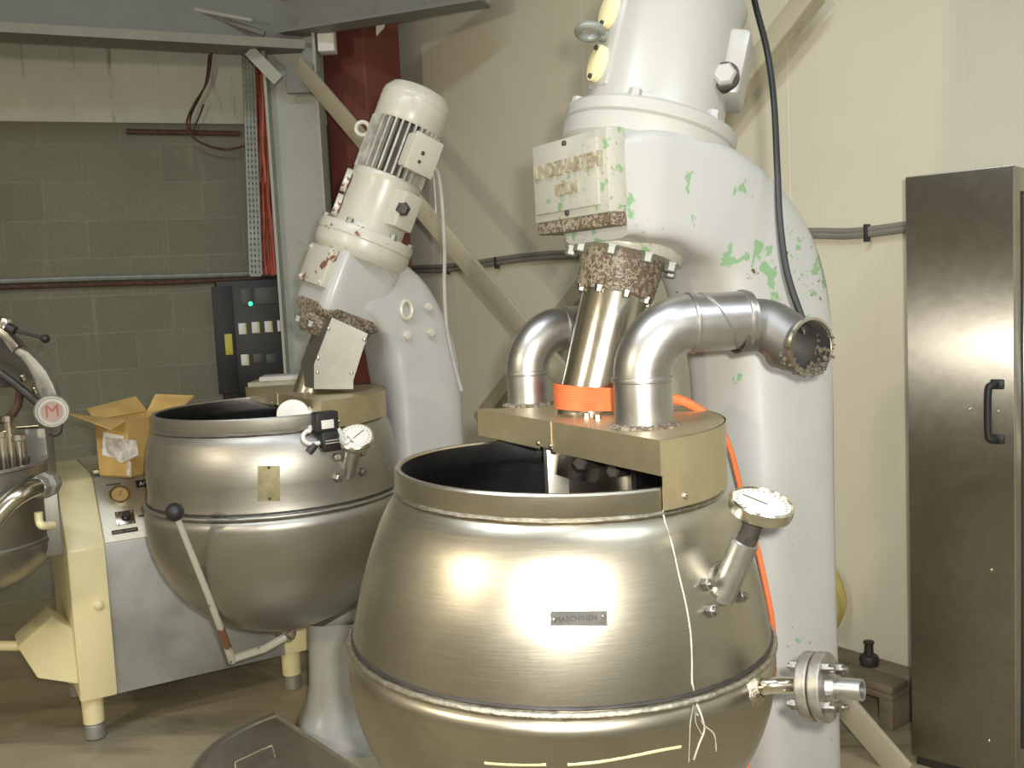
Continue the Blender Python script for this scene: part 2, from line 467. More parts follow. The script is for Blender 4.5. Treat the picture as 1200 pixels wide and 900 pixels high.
# ================================================================== room
KC = P(478, 420, 5.85); KC.z = 0                      # corner of block wall and panel wall
pw = P(1066, 430, 3.30); pw.z = 0                     # a point on the panel wall
dW = (pw - KC).normalized()                           # along the panel wall, towards the camera's right
dB = V((-1, -.36, 0)).normalized()                    # along the block wall, leftwards
CEIL = 4.4
endW = KC + dW * 9.6
lft = -5.6
endB = KC + dB * ((KC.x - lft) / -dB.x)
back = -3.2
endW = KC + dW * ((back - KC.y) / dW.y)
poly = [endB, KC, endW, V((lft, back, 0))]
bm = B(); prism(bm, [p + V((0, 0, -.1)) for p in poly], (0, 0, .1)); struct('floor', bm, M_floor)
bm = B(); prism(bm, [p + V((0, 0, CEIL)) for p in poly], (0, 0, .1)); struct('ceiling', bm, M_ceil)
def wall(name, a, b, m, th=.15, z0=0, z1=CEIL):
    d = (b - a); L = d.length; d.normalize()
    n = V((-d.y, d.x, 0))
    c = sum(poly, V()) / 4
    if (c - a).dot(n) > 0: n = -n                      # outward
    fr = Matrix((d, n, V((0, 0, 1)))).transposed().to_4x4(); fr.translation = a
    bm = B(); box(bm, (0, 0, z0), (L, th, z1)); return struct(name, bm, m, frame=fr, center=False), fr, n
wall('wall_back', endB, KC, M_block)
_, frW, nW = wall('wall_right', KC, endW, M_panelwall)
wall('wall_left', V((lft, back, 0)), endB, M_plaster)
wall('wall_front', endW, V((lft, back, 0)), M_plaster)
nB = V((dB.y, -dB.x, 0));  nB = nB if nB.y < 0 else -nB    # block wall normal, into the room
nWi = -nW
def onW(px, py, off=0.0): return plane_hit(px, py, KC + nWi * off, nWi)
def onB(px, py, off=0.0): return plane_hit(px, py, KC + nB * off, nB)
# smooth concrete band above the blocks
zb = onB(150, 145).z
frB = Matrix((-dB, nB, V((0, 0, 1)))).transposed().to_4x4(); frB.translation = KC
bm = B(); box(bm, (-5.2, .0, zb), (-.02, .035, CEIL)); struct('trim_1', bm, M_lintel, frame=frB, center=False)
bm = B(); box(bm, (.02, .0, 0.06), (7, .012, .125)); box(bm, (.02, 0, 0), (7, .02, .045))
frS = Matrix((dW, nWi, V((0, 0, 1)))).transposed().to_4x4(); frS.translation = KC
struct('baseboard_right', bm, M_skirt, frame=frS, center=False)

# ------------------------------------------------------------------ steel frame
def ibeam(bm, M, L, w, h, tw=.010, tf=.014):
    "I section: along local x, web in xz, height h along z, flange width w along y"
    box(bm, (0, -w / 2, -h / 2), (L, w / 2, -h / 2 + tf), M)
    box(bm, (0, -w / 2, h / 2 - tf), (L, w / 2, h / 2), M)
    box(bm, (0, -tw / 2, -h / 2 + tf), (L, tw / 2, h / 2 - tf), M)
# H column in front of the block wall
YC = 5.12
cl = P(318, 300, YC); cr = P(379, 300, YC)
cw = (cr - cl).length
cc = (cl + cr) / 2 + V((.042, 0, 0))
col = thing('steel_column', 'grey-green painted H-section steel column standing before the concrete block wall', 'column', (cc.x, cc.y, 0))
fr = axes((cc.x, cc.y, 0), (1, 0, 0), (0, 0, 1))      # local x = world z
bm = B(); ibeam(bm, fr, CEIL, .17, cw); obj('shaft', bm, M_steelpaint, col)
bm = B(); box(bm, (cc.x - cw / 2 - .05, cc.y - .14, 0), (cc.x + cw / 2 + .05, cc.y + .14, .02)); obj('base_plate', bm, M_steelpaint, col)
gp = P(348, 92, YC - .10)
bm = B(); box(bm, (gp.x - .055, gp.y, gp.z - .07), (gp.x + .085, gp.y + .03, gp.z + .07), None, .004); obj('gusset_plate', bm, M_beamdark, col)
# horizontal I beam along the block wall
ba = P(-330, 12, 4.62); bb = P(352, 36, YC - .02)
bb.z = P(330, 56, YC - .12).z + .178; ba = bb + V((-1, -.44, 0)).normalized() * 4.6
dd = (bb - ba); Lb = dd.length
bmx = thing('ceiling_beam', 'long dusty grey I-beam running left from the steel column top', 'beam', ba)
fr = axes(ba, V((0, 0, 1)), dd)
bm = B(); ibeam(bm, fr, Lb, .20, .36); obj('beam_body', bm, M_beamdark, bmx)
bm = B(); ca = axes(ba + nB * .112 + V((0, 0, -.170)), (0, 0, 1), dd); box(bm, (0, -.008, -.022), (Lb, .008, .022), ca); obj('flange_strip', bm, M_beamstrip, bmx)
# knee brace between beam and column
bm = B(); a = P(293, 60, YC - .12); b = P(327, 95, YC - .12)
box(bm, (0, -.02, -.03), ((b - a).length, .02, .03), axes(a, V((0, -1, 0)).cross((b - a)), b - a))
tag(obj('knee_brace', bm, M_steelpaint), 'short slanted brace between the ceiling beam and the H-column top', 'brace')
# beam rising to the right out of the column head
a = P(333, 18, YC - .05); b = P(560, -76, 4.7)
rb = (b - a)
bm = B(); ibeam(bm, axes(a, V((0, 0, 1)), rb), rb.length, .13, .20)
tag(obj('rafter_beam', bm, M_beamdark), 'dark grey beam climbing to the right from the column head', 'beam')
# thin rod and conduit near the roof
bm = B(); tube(bm, crom([P(205, -6, 4.9), P(218, 8, 4.9), P(296, 24, 4.9)], 6), .010, 8)
tag(obj('roof_rod', bm, M_steelpaint), 'thin grey rod under the roof above the ceiling beam', 'rod')
bm = B(); tube(bm, [P(196, 0, 4.95), P(310, 40, 4.95)], .014, 8)
tag(obj('roof_tie', bm, M_beamdark), 'thin slanted tie meeting the ceiling beam near the column', 'rod')
# white junction box by the column head
jp = P(381, 42, YC - .06)
bm = B(); box(bm, (jp.x - .043, jp.y, jp.z - .075), (jp.x + .043, jp.y + .09, jp.z + .075), None, .008)
jb = obj('junction_box', bm, M_white); tag(jb, 'small white box fixed high beside the H-column', 'box')
bm = B(); box(bm, (jp.x - .05, jp.y - .004, jp.z + .06), (jp.x + .05, jp.y + .094, jp.z + .08), None, .003); obj('lid', bm, M_white, jb)
# red oxide steel post in the corner
ra = P(394, 300, 5.30); rc = P(441, 300, 5.22); re = P(482, 300, 5.36)
bm = B(); poly_r = [V((p.x, p.y, 0)) for p in (ra, rc, re, P(476, 300, 5.62), P(398, 300, 5.55))]
prism(bm, poly_r, (0, 0, CEIL)); bevel_all(bm, .006)
rp = obj('red_post', bm, M_redox); tag(rp, 'dark red steel post in the corner behind the smaller mixer', 'post')
bp = P(444, 26, 5.22)
bm = B(); prism(bm, [P(440, 16, 5.205), P(454, 16, 5.24), P(450, 32, 5.23), P(441, 42, 5.205)], (0, .012, 0)); obj('torn_sticker', bm, M_white, rp)['label'] = 'torn white sticker'
# X bracing before the panel wall
def bar(name, a, b, w, th, m, label, cat='brace'):
    d = b - a; n = d.cross(nWi).normalized()
    dn_ = d.normalized(); M = axes(a, (nWi - dn_ * nWi.dot(dn_)), d)
    bm = B(); box(bm, (0, -w / 2, -th / 2), (d.length, w / 2, th / 2), M, .004)
    box(bm, (0, -w / 2, -th / 2 - w * .7), (d.length, -w / 2 + .008, -th / 2), M)          # second leg of the angle
    return tag(obj(name, bm, m), label, cat)
a = onW(336, 58, .0); 
A0 = P(350, 76, 4.92); A1 = G(1058, 906, .0)
dA = A1 - A0
bar('diagonal_brace', A0, A1, .088, .02, M_brace, 'long beige steel brace falling from the H-column behind both mixers')
B0 = onW(560, 492, .125); B1 = onW(948, -10, .125)
bar('diagonal_brace', B0, B1, .075, .02, M_brace, 'steel brace on the white wall rising to the right behind the larger mixer')
# foot of the bracing, pale green, by the crate
# cables on the panel wall
M_wallcable = simple('dusty_cable_sheath', (.22, .21, .18), .5)
bm = B()
for k, dz in enumerate((0, .022)):
    pts = [onW(x, y - 5 * k, .02) for x, y in ((430, 322), (490, 318), (520, 317), (560, 312), (600, 306), (640, 302), (672, 300), (760, 290), (860, 281), (945, 276), (1000, 276), (1065, 268), (1120, 262), (1250, 250))]
    tube(bm, crom(pts, 6), .012, 8)
wc = obj('wall_cable', bm, M_wallcable); tag(wc, 'grey cable pair clipped along the white wall', 'cable')
for x, y in ((525, 315), (583, 308), (1017, 273)):
    p = onW(x, y, .02); bm = B(); box(bm, (-.006, -.03, -.008), (.006, .03, .018), axes(p, nWi, dW), .002); obj('clip', bm, M_rubber, wc)
# ------------------------------------------------------------------ on the block wall
YT = 5.30
ct = thing('cable_tray', 'pale perforated cable tray running up the block wall', 'cable tray', onB(303, 330, .1))
bm = B()
def tp(px, py): return onB(px, py, .16)
top_l, top_r, bot_l, bot_r = tp(284, 40), tp(296, 40), tp(293, 322), tp(306, 322)
for c in (0, .33, .66, 1.0):
    a = top_l.lerp(top_r, c); b = bot_l.lerp(bot_r, c)
    box(bm, (0, -.005, -.012), ((b - a).length, .005, .012), axes(a, nB, b - a))
for k in range(44):
    t = k / 43; a = top_l.lerp(bot_l, t); b = top_r.lerp(bot_r, t)
    box(bm, (0, -.009, -.002), ((b - a).length, .009, .002), axes(a, nB, b - a))
obj('perforated_rail', bm, M_tray, ct)
a, b = tp(302, 40), tp(323, 322)
bm = B()
q0, q1, q2, q3 = tp(296, 40), tp(324, 40), tp(325, 322), tp(305, 322)
prism(bm, [q0 - nB * .10, q1 - nB * .10, q2 - nB * .10, q3 - nB * .10], -nB * .004); obj('back_plate', bm, M_tray, ct)
cb = thing('red_cable_bundle', 'bundle of red cables dropping beside the perforated tray', 'cables', onB(314, 330, .1), 0)
for k in range(9):
    f = k / 8
    pts = []
    for j in range(10):
        y = 48 + (322 - 48) * j / 9
        x = 299 + 8 * j / 9 + (17 + 1 * j / 9) * f + random.uniform(-1.6, 1.6)
        pts.append(onB(x, y, .12 + random.uniform(-.02, .02)))
    bm = B(); tube(bm, crom(pts, 4), random.choice((.010, .013, .016)), 7); obj('cable', bm, M_redcable if k not in (3,) else simple('orange_cable_sheath', (.5, .16, .07), .5), cb)
# looped wires and rusty bar
bm = B(); tube(bm, [onB(148, 154, .02), onB(281, 156.5, .02)], .014, 8)
tag(obj('rusty_bar', bm, M_rustbar), 'rusty horizontal bar on the block wall under the concrete band', 'bar')
bm = B()
tube(bm, crom([onB(248, 60, .09), onB(243, 95, .09), onB(226, 125, .09), onB(219, 146, .09), onB(228, 162, .09), onB(247, 172, .09), onB(268, 175, .09), onB(287, 171, .09)], 8), .0065, 6)
tube(bm, crom([onB(245, 64, .08), onB(240, 100, .08), onB(224, 135, .08), onB(224, 155, .08), onB(232, 140, .08), onB(239, 122, .08)], 8), .005, 6)
tag(obj('hanging_wire', bm, M_rustbar), 'thin brown wire looped down the concrete band over the rusty bar', 'wire')
for k, (y0, y1, m, nm) in enumerate(((331, 322, M_tray, 'grey conduit pipe, upper of two along the block wall'), (338, 327, M_rustbar, 'reddish brown cable, lower of two along the block wall'))):
    bm = B(); tube(bm, crom([onB(-60, y0 + 1, .03), onB(80, y0 - 4, .03), onB(200, y0 - 7, .03), onB(330, y1 - 2, .03)], 6), .015 - .003 * k, 8)
    tag(obj('wall_conduit', bm, m), nm, 'conduit')
# switchgear panel
TL, TR, BR, BL = onB(253, 330, .16), onB(340, 326, .16), onB(348, 478, .16), onB(262, 478, .16)
ex = (TR - TL).normalized(); ez = V((0, 0, 1))
wE = (TR - TL).length; hE = TL.z - BL.z
frE = Matrix((ex, -nB, ez)).transposed().to_4x4(); frE.translation = V((TL.x, TL.y, TL.z - hE))
ep = thing('switchgear_panel', 'black electrical switchgear panel with white labels behind the H-column', 'electrical panel', frE.translation)
bm = B(); box(bm, (0, 0, 0), (wE + .12, .15, hE), frE, .006); obj('housing', bm, M_black, ep)
def eloc(px, py):
    w = plane_hit(px, py, frE.translation, nB); q = frE.inverted() @ w; return q.x, q.z
def erect(name, x0, y0, x1, y1, m, th=.008, **k):
    a = eloc(x0, y1); b = eloc(x1, y0)
    bm = B(); box(bm, (a[0], -th, a[1]), (b[0], .002, b[1]), frE, .002); return obj(name, bm, m, ep)
M_eframe = simple('black_panel_plastic', (.022, .022, .022), .6)
erect('left_rail', 257, 335, 271, 462, M_eframe, .012)
M_meter = simple('grey_meter_window', (.07, .07, .06), .5)
erect('meter_window', 283, 338, 295, 358, M_meter); erect('meter_window', 299, 336, 326, 357, M_meter)
for x0, y0, w, h in ((280, 378.5, 7, 13.5), (295.5, 377, 7, 13.5), (310.5, 376, 7, 13.5), (325.5, 375, 7, 13.5), (283, 415, 7, 13.5)):
    erect('label_plate', x0, y0, x0 + w, y0 + h, M_white, .006)
    erect('label_edge', x0 + w + .3, y0, x0 + w + 1.6, y0 + h, M_yellow, .004)
for x0 in (297, 312): erect('switch_cover', x0, 414, x0 + 12, 426, M_meter, .008)
erect('warning_sticker', 264.5, 391, 271.5, 416, M_yellow, .014)['label'] = 'yellow sticker'
erect('bottom_groove', 262, 442, 340, 445, M_gap, .003)
p = eloc(293.5, 356)
bm = B(); dome(bm, frE @ V((p[0], -.008, p[1])), nB, .012, .008); obj('indicator_lamp', bm, M_led, ep)['label'] = 'lit green lamp'
# carton and papers below the panel
cp = P(312, 470, 4.75)
bm = B(); box(bm, (cp.x - .085, cp.y, 0), (cp.x + .17, cp.y + .2, P(300, 448, 4.75).z), None, .004)
bx = obj('storage_box', bm, M_beige); tag(bx, 'tall beige box standing below the switchgear panel', 'box')
q = P(318, 441, 4.72)
bm = B(); box(bm, (-.085, -.10, 0), (.13, .08, .022), Matrix.Translation(V((cp.x + .05, cp.y + .1, P(300, 448, 4.75).z + .001))) @ Matrix.Rotation(.1, 4, 'Z'), .002)
tag(obj('paper_pile', bm, M_paper), 'thin pile of pale papers on the beige box', 'papers')
# ================================================================== kettle mixers
UD = V((.857, .515, 0)).normalized()                 # kettle -> column, both machines stand parallel
VD = V((UD.y, -UD.x, 0))

class Surf:
    "round kettle: radius by height, for placing fittings on its wall; M takes the kettle's own axis to the world"
    def __init__(s, M, prof): s.M = M; s.I = M.inverted(); s.p = sorted([(z, r) for r, z in prof]); s.c = M @ V((0, 0, 1))
    def r(s, z):
        p = s.p
        if z <= p[0][0] or z >= p[-1][0]: return 0
        for (z0, r0), (z1, r1) in zip(p, p[1:]):
            if z0 <= z <= z1: return r0 + (r1 - r0) * ((z - z0) / (z1 - z0) if z1 > z0 else 0)
    def hit(s, px, py):
        d = ray(px, py); d = d / d.y; y = s.c.y - .7
        while y < s.c.y + .6:
            q = CAM + d * y; l = s.I @ q
            if math.hypot(l.x, l.y) <= s.r(l.z): return q
            y += .001
        return None
    def normal(s, q):
        l = s.I @ q
        rad = V((l.x, l.y, 0)).normalized()
        k = (s.r(l.z + .01) - s.r(l.z - .01)) / .02
        return (s.M.to_3x3() @ (rad - V((0, 0, 1)) * k)).normalized()

def along(A, Bq, y):
    "point of the axis AB whose photo row is y"
    lo, hi = -3.0, 4.0
    for _ in range(60):
        m = (lo + hi) / 2
        if proj(A + (Bq - A) * m)[1] > y: lo = m
        else: hi = m
    return A + (Bq - A) * ((lo + hi) / 2)

def kettle_profiles(R, rim, zr, zs, b, band, up, sinkr):
    outer = [(0.035, zs - b * 1.0)]
    n = 16
    for i in range(1, n + 1):
        a = PI / 2 * i / n
        outer.append((max(.036, R * math.sin(a)), zs - b * math.cos(a)))
    outer += [(R - .001, zs + .012), (R - .006, zs + .026), (R - .014, zs + .034), (sinkr + .001, zs + .040), (sinkr, zs + .046)]
    outer += up
    outer += [(rim - .006, zr - band - .006), (rim, zr - band), (rim + .001, zr - band + .005), (rim + .001, zr - .004), (rim - .002, zr), (rim - .010, zr), (rim - .012, zr - .004)]
    inner = [(rim - .012, zr - band)] + [(r - .012, z) for r, z in reversed(up)] + [(sinkr - .014, zs)] + \
            [(max(.0, (R - .018) * math.sin(PI / 2 * (n - i) / n)), zs - (b - .02) * math.cos(PI / 2 * (n - i) / n)) for i in range(1, n + 1)]
    return outer, inner

def make_mixer(c):
    K = c['K']
    MK = Matrix.Translation(V((K.x, K.y, c['zr']))) @ Matrix.Rotation(math.radians(c.get('tilt', 0)), 4, 'Y') @ Matrix.Translation(V((0, 0, -c['zr'])))
    S = c['S'] = Surf(MK, c['outer'])
    root = thing(c['name'], c['label'], 'mixer', (K.x, K.y, 0), math.atan2(UD.y, UD.x))
    # ---- kettle
    bm = B(); lathe(bm, c['outer'], MK, 96)
    ke = obj('kettle', bm, c['mk'], root, ang=28)
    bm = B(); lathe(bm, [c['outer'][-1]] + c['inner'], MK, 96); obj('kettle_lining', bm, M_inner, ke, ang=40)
    zs = c['zs']
    bm = B()
    rw = c['sink'] + .004
    pts = [(rw, zs + .034), (rw + .006, zs + .037), (rw + .007, zs + .041), (rw + .003, zs + .046), (rw - .006, zs + .046), (rw - .006, zs + .034), (rw, zs + .034)]
    lathe(bm, pts, MK, 200, wob=.0006); obj('seam_weld', bm, c['mw'], ke, ang=60)
    bm = B(); gr = rw - .0035; lathe(bm, [(gr, zs + .047), (gr + .0025, zs + .050), (gr, zs + .054), (gr - .006, zs + .054), (gr - .006, zs + .047), (gr, zs + .047)], MK, 160, wob=.0004); obj('seam_groove', bm, M_dark, ke, ang=60)
    zb_ = c['zr'] - c['band'] - .004
    bm = B(); rr = c['rim'] + .001
    lathe(bm, [(rr, zb_ - .003), (rr + .004, zb_), (rr, zb_ + .004), (rr - .006, zb_ + .004), (rr - .006, zb_ - .003), (rr, zb_ - .003)], MK, 160, wob=.0008); obj('rim_weld', bm, c['mw'], ke, ang=60)
    # ---- column and gooseneck casting
    Cc = c['col']; hf = c['front']
    hd = V((hf.x - Cc.x, hf.y - Cc.y, 0)); Ls = hd.length; hd.normalize(); hw = V((hd.y, -hd.x, 0))
    path = crom([Cc + hd * (Ls - s) * 1.0 + V((0, 0, z - Cc.z)) if False else V((Cc.x, Cc.y, 0)) + hd * a + V((0, 0, z)) for a, z in c['path']], 7)
    widths = c['widths']                                   # (fraction along path, half depth, half width)
    Ltot = sum((path[i + 1] - path[i]).length for i in range(len(path) - 1))
    secs = []; acc = 0
    for i, p in enumerate(path):
        if i: acc += (p - path[i - 1]).length
        f = acc / Ltot
        t = (path[min(i + 1, len(path) - 1)] - path[max(i - 1, 0)]).normalized()
        # local axes: hw across, nrm in the bend plane; the column's own faces turn towards UD
        g = min(1, max(0, (p.z - c['ztwist'][0]) / (c['ztwist'][1] - c['ztwist'][0])))
        across = (VD * (1 - g) + (-hw if (-hw).dot(VD) > 0 else hw) * g).normalized()
        across = (across - t * across.dot(t)).normalized()
        nrm = t.cross(across)
        for (f0, d0, w0), (f1, d1, w1) in zip(widths, widths[1:]):
            if f0 <= f <= f1 + 1e-6:
                k = (f - f0) / (f1 - f0); k = k * k * (3 - 2 * k); hdp = d0 + (d1 - d0) * k; hwd = w0 + (w1 - w0) * k; break
        secs.append(rrect(p, nrm, across, hdp, hwd, 56, 4.6 + 5 * max(0, f - .8) / .2))
    bm = B(); loft(bm, secs)
    obj('column_casting', bm, c['mbody'], root, ang=50)
    # base on the floor
    bm = B()
    sc = []
    for z, k in ((0, .30), (.03, .30), (.05, .285), (.10, .21), (.18, .165), (.26, .15)):
        sc.append(rrect((Cc.x, Cc.y, z), UD, VD, k, k, 48, 5))
    loft(bm, sc); obj('column_foot', bm, c['mbody'], root, ang=50)
    # carrying arm from column to kettle
    a = V((Cc.x, Cc.y, zs - .08)); b2 = V((K.x, K.y, zs - .08)) + UD * (c['R'] - .012)
    bm = B(); loft(bm, [rrect(a.lerp(b2, f), VD, V((0, 0, 1)), w, w * 1.2, 32, 4) for f, w in ((0, .11), (.5, .10), (1.0, .085))]); obj('carrying_arm', bm, c['mbody'], root, ang=50)
    # ---- axis parts
    A, Bx = c['axA'], c['axB']; ax = (Bx - A).normalized()
    side = (V((0, -1, 0)) - ax * V((0, -1, 0)).dot(ax)).normalized()      # toward the camera side
    sx = side.cross(ax)
    def Y(y): return along(A, Bx, y)
    def ax_lathe(name, prof, m, parent=root, seg=56, wob=0, ang=32):
        bm = B(); lathe(bm, [(r * c.get('rs', 1), (Y(y) - A).dot(ax)) for r, y in prof], axes(A, ax, side), seg, wob=wob); return obj(name, bm, m, parent, ang=ang)
    c['ax'] = ax; c['Y'] = Y; c['side'] = side; c['sx'] = sx; c['ax_lathe'] = ax_lathe; c['root'] = root; c['kettle'] = ke
    c['hd'] = hd; c['hw'] = hw
    return root

def ax_point(c, y, ang, r):
    "point beside the axis: ang 0 faces the camera, +90 deg to the photo's right"
    return c['Y'](y) + (c['side'] * math.cos(ang) + (-c['sx']) * math.sin(ang)) * r
def ax_dir(c, ang): return c['side'] * math.cos(ang) + (-c['sx']) * math.sin(ang)

# ------------------------------------------------------------------ larger mixer (front)
K1 = P(654, 542, 1.96)
zs1, zr1 = .775, 1.16
up1 = [(.417, .845), (.409, .885), (.400, .925), (.389, .965), (.376, 1.005), (.362, 1.045), (.346, 1.08), (.334, 1.10)]
o1, i1 = kettle_profiles(.430, .328, zr1, zs1, .40, .042, up1, .421)
c1 = dict(name='kettle_mixer', label='large grey-green chipped kettle mixer with two steel elbow pipes, nearest the camera',
          K=K1, outer=o1, inner=i1, zs=zs1, zr=zr1, band=.042, rim=.328, R=.43, sink=.421, mk=M_kettle, mbody=M_paint_head, mw=M_weld, tilt=1.9)
c1['col'] = V((K1.x, K1.y, 0)) + UD * .592 - VD * .022
c1['front'] = P(690, 215, 2.04)
hl = V((c1['front'].x - c1['col'].x, c1['front'].y - c1['col'].y, 0)).length
c1['path'] = [(0, 0), (0, .5), (0, 1.0), (.0, 1.25), (.012, 1.40), (.065, 1.545), (.15, 1.64), (.27, 1.692), (.40, 1.706), (hl, 1.70)]
c1['widths'] = [(0, .132, .135), (.5, .130, .132), (.62, .135, .130), (.75, .150, .135), (.86, .125, .13), (.95, .112, .125), (1.0, .100, .112)]
c1['ztwist'] = (1.3, 1.62)
c1['axA'] = P(690, 484, 2.14); c1['axB'] = P(794, 8, 2.24)
m1 = make_mixer(c1)
axl = c1['ax_lathe']
axl('shaft_tube', [(0, 560), (.052, 560), (.072, 500), (.073, 330), (0, 330)], M_shaft)
axl('shaft_collar', [(.07, 346), (.082, 346), (.086, 341), (.089, 318), (.092, 303), (.100, 298), (0, 296)], M_corroded, wob=.0018)
axl('collar_flange', [(.08, 302), (.130, 301), (.134, 298), (.134, 288), (.130, 284), (0, 282)], M_plate_paint, wob=.0008)
bm = B()
for k in range(9):
    a = 2 * PI * k / 9 + .35
    hexbolt(bm, ax_point(c1, 302, a, .115), -c1['ax'], .013, .016)
pieces('collar_bolt', bm, M_tray, m1)
bm = B()
for k in range(8): hexbolt(bm, ax_point(c1, 345, 2 * PI * k / 8 + .2, .078), -c1['ax'], .008, .010)
pieces('seal_bolt', bm, M_bolt, m1)
# ring flange, gear housing, motor
axl('ring_flange', [(0, 215), (.150, 215), (.172, 194), (.188, 184), (.191, 166), (.186, 164), (.191, 162), (.191, 150), (.186, 147), (0, 147)], M_paint_drive)
gh = axl('gear_housing', [(0, 150), (.164, 150), (.157, 144), (.154, 138), (.150, 20), (.154, 15), (.154, 6), (.150, 3), (0, 3)], M_paint_drive)
axl('motor_body', [(0, 4), (.122, 4), (.122, -125), (0, -125)], M_paint_drive)
bm = B()
for k in range(30):
    a = 2 * PI * k / 30; p, q = ax_point(c1, 2, a, .130), ax_point(c1, -124, a, .130)
    d = ax_dir(c1, a); L = (q - p).length
    box(bm, (-.0035, -.012, 0), (.0035, .012, L), axes(p, q - p, d.cross(c1['ax'])))
obj('cooling_fins', bm, M_paint_drive, m1)
axl('motor_cap', [(.138, -118), (.140, -122), (.140, -165), (.130, -175), (.09, -184), (0, -187), (0, -150), (.12, -140), (.138, -118)], M_paint_drive)
# side lug with big bolt on the right
pl = ax_point(c1, 84, math.radians(72), .150); dl = ax_dir(c1, math.radians(72))
M = axes(pl, dl, c1['ax'])
bm = B(); box(bm, (-.052, -.075, -.07), (.090, .062, .030), M, .012)
lug = obj('torque_lug', bm, M_paint_drive, m1)
qf = pl + ax_dir(c1, math.radians(-20)) * .046
bm = B(); M = axes(pl, ax_dir(c1, math.radians(-12)))
bm = B(); lathe(bm, [(0, 0), (.030, .0), (.030, .034), (0, .034)], axes(pl + dl * -.004 - c1['ax'] * .022 + ax_dir(c1, math.radians(-18)) * .042, ax_dir(c1, math.radians(-18))), 28); obj('bolt_ring', bm, M_dark, lug)
bm = B(); lathe(bm, [(0, .03), (.025, .03), (.025, .044), (.020, .050), (0, .050)], axes(pl + dl * -.004 - c1['ax'] * .022 + ax_dir(c1, math.radians(-18)) * .042, ax_dir(c1, math.radians(-18))), 6); obj('lug_bolt', bm, M_paint_drive, lug)
# inspection covers on the left with lifting eye
def oval(bm, p, n, upv, a, b_, th):
    M = axes(p, n, upv)
    r0 = [M @ V((a * math.cos(2 * PI * k / 32), b_ * math.sin(2 * PI * k / 32), -.004)) for k in range(32)]
    r1 = [v + n * (th + .004) for v in r0]; r2 = [p + (v - p) * .9 + n * .003 for v in r1]
    loft(bm, [r0, r1, r2]); return bm
pa = math.radians(-66)
bp = ax_point(c1, 75, pa, .143)
M = axes(bp, ax_dir(c1, pa), c1['ax'])
bm = B(); box(bm, (-.108, -.04, -.01), (.108, .04, .014), M, .01); pad = obj('cover_pad', bm, M_paint_drive, m1)
for yy in (44, 104):
    q = ax_point(c1, yy, pa, .158)
    bm = B(); oval(bm, q, ax_dir(c1, pa), c1['ax'], .040, .031, .012); oc = obj('inspection_cover', bm, M_plate_paint if False else M_cream, m1)  # warm lamplight on the covers is put into their cream colour
    bm = B()
    for s in (-1, 1): hexbolt(bm, q + c1['ax'] * (s * .031) + ax_dir(c1, pa) * .012, ax_dir(c1, pa), .006, .006)
    pieces('cover_screw', bm, M_dark, oc)
q = ax_point(c1, 72, pa, .154)
d = (ax_dir(c1, pa) * .8 + V((-.35, -.1, .0))).normalized()
bm = B(); cyl(bm, q, q + d * .02, .013); c0 = q + d * .042; u2 = d; w2 = V((0, 0, 1)).cross(d).normalized(); w2 = (w2 + V((0, 0, .25))).normalized()
tube(bm, [c0 + u2 * (.026 * math.cos(t * 2 * PI / 24)) + w2 * (.026 * math.sin(t * 2 * PI / 24)) for t in range(25)], .0085, 10)
obj('lifting_eye', bm, M_tray, m1)['label'] = 'grey lifting eye ring'
bm = B()
for k in range(6): hexbolt(bm, ax_point(c1, 147, math.radians(-22 + 60 * k), .172), c1['ax'], .014, .016)
pieces('flange_bolt', bm, M_paint_head, m1)
# maker's plate on the head front
pn = V((-.86, -.51, .0)).normalized(); px_ = V((0, 0, 1)).cross(pn).normalized()
c0 = plane_hit(672, 211, c1['front'] + c1['hd'] * .012 + pn * .012, pn)
frP = Matrix((px_, V((0, 0, 1)), pn)).transposed().to_4x4(); frP.translation = c0
def ploc(px, py):
    q = frP.inverted() @ plane_hit(px, py, c0, pn); return q
cn = [ploc(628, 170), ploc(717, 150), ploc(718, 249), ploc(631, 262)]
wx = max(abs(q.x) for q in cn); 
pw_ = (abs(cn[1].x - cn[0].x) + abs(cn[2].x - cn[3].x)) / 4; ph_ = (abs(cn[0].y - cn[3].y) + abs(cn[1].y - cn[2].y)) / 4
pcx = sum(q.x for q in cn) / 4; pcy = sum(q.y for q in cn) / 4
frP = frP @ Matrix.Translation(V((pcx, pcy, 0)))
bm = B(); box(bm, (-pw_, -ph_, -.035), (pw_, ph_, .010), frP, .004); mp = obj('makers_plate', bm, M_plate_paint, m1)
mp['label'] = 'cast plate with raised lettering and green flaking'
bm = B(); box(bm, (-pw_ * 1.0, -ph_ - .026, -.11), (pw_ * .98, -ph_ + .002, .006), frP, .006); obj('rusted_edge', bm, M_corroded, mp)
bm = B(); box(bm, (-pw_ * .92, -ph_ * .80, .008), (pw_ * .80, ph_ * .80, .016), frP, .003); obj('raised_panel', bm, M_plate_paint, mp)
SCL = .50 * pw_ / ph_
merge_b = text_bm('LINDZHARTEN', ph_ * .52, frP @ Matrix.Translation(V((pw_ * .02, ph_ * .26, .017))) @ Matrix.Scale(SCL, 4, V((1, 0, 0))), .005)
tx = obj('lettering', merge_b, M_letter, mp, ang=20); 
merge_b = text_bm('K\u00d6LN', ph_ * .42, frP @ Matrix.Translation(V((pw_ * .02, -ph_ * .28, .017))) @ Matrix.Scale(SCL, 4, V((1, 0, 0))), .005)
obj('lettering', merge_b, M_letter, mp, ang=20)
bm = B()
for s in (-1, 1): dome(bm, frP @ V((-pw_ * .06, s * ph_ * .86, .012)), pn, .006, .003)
pieces('plate_screw', bm, M_dark, mp)
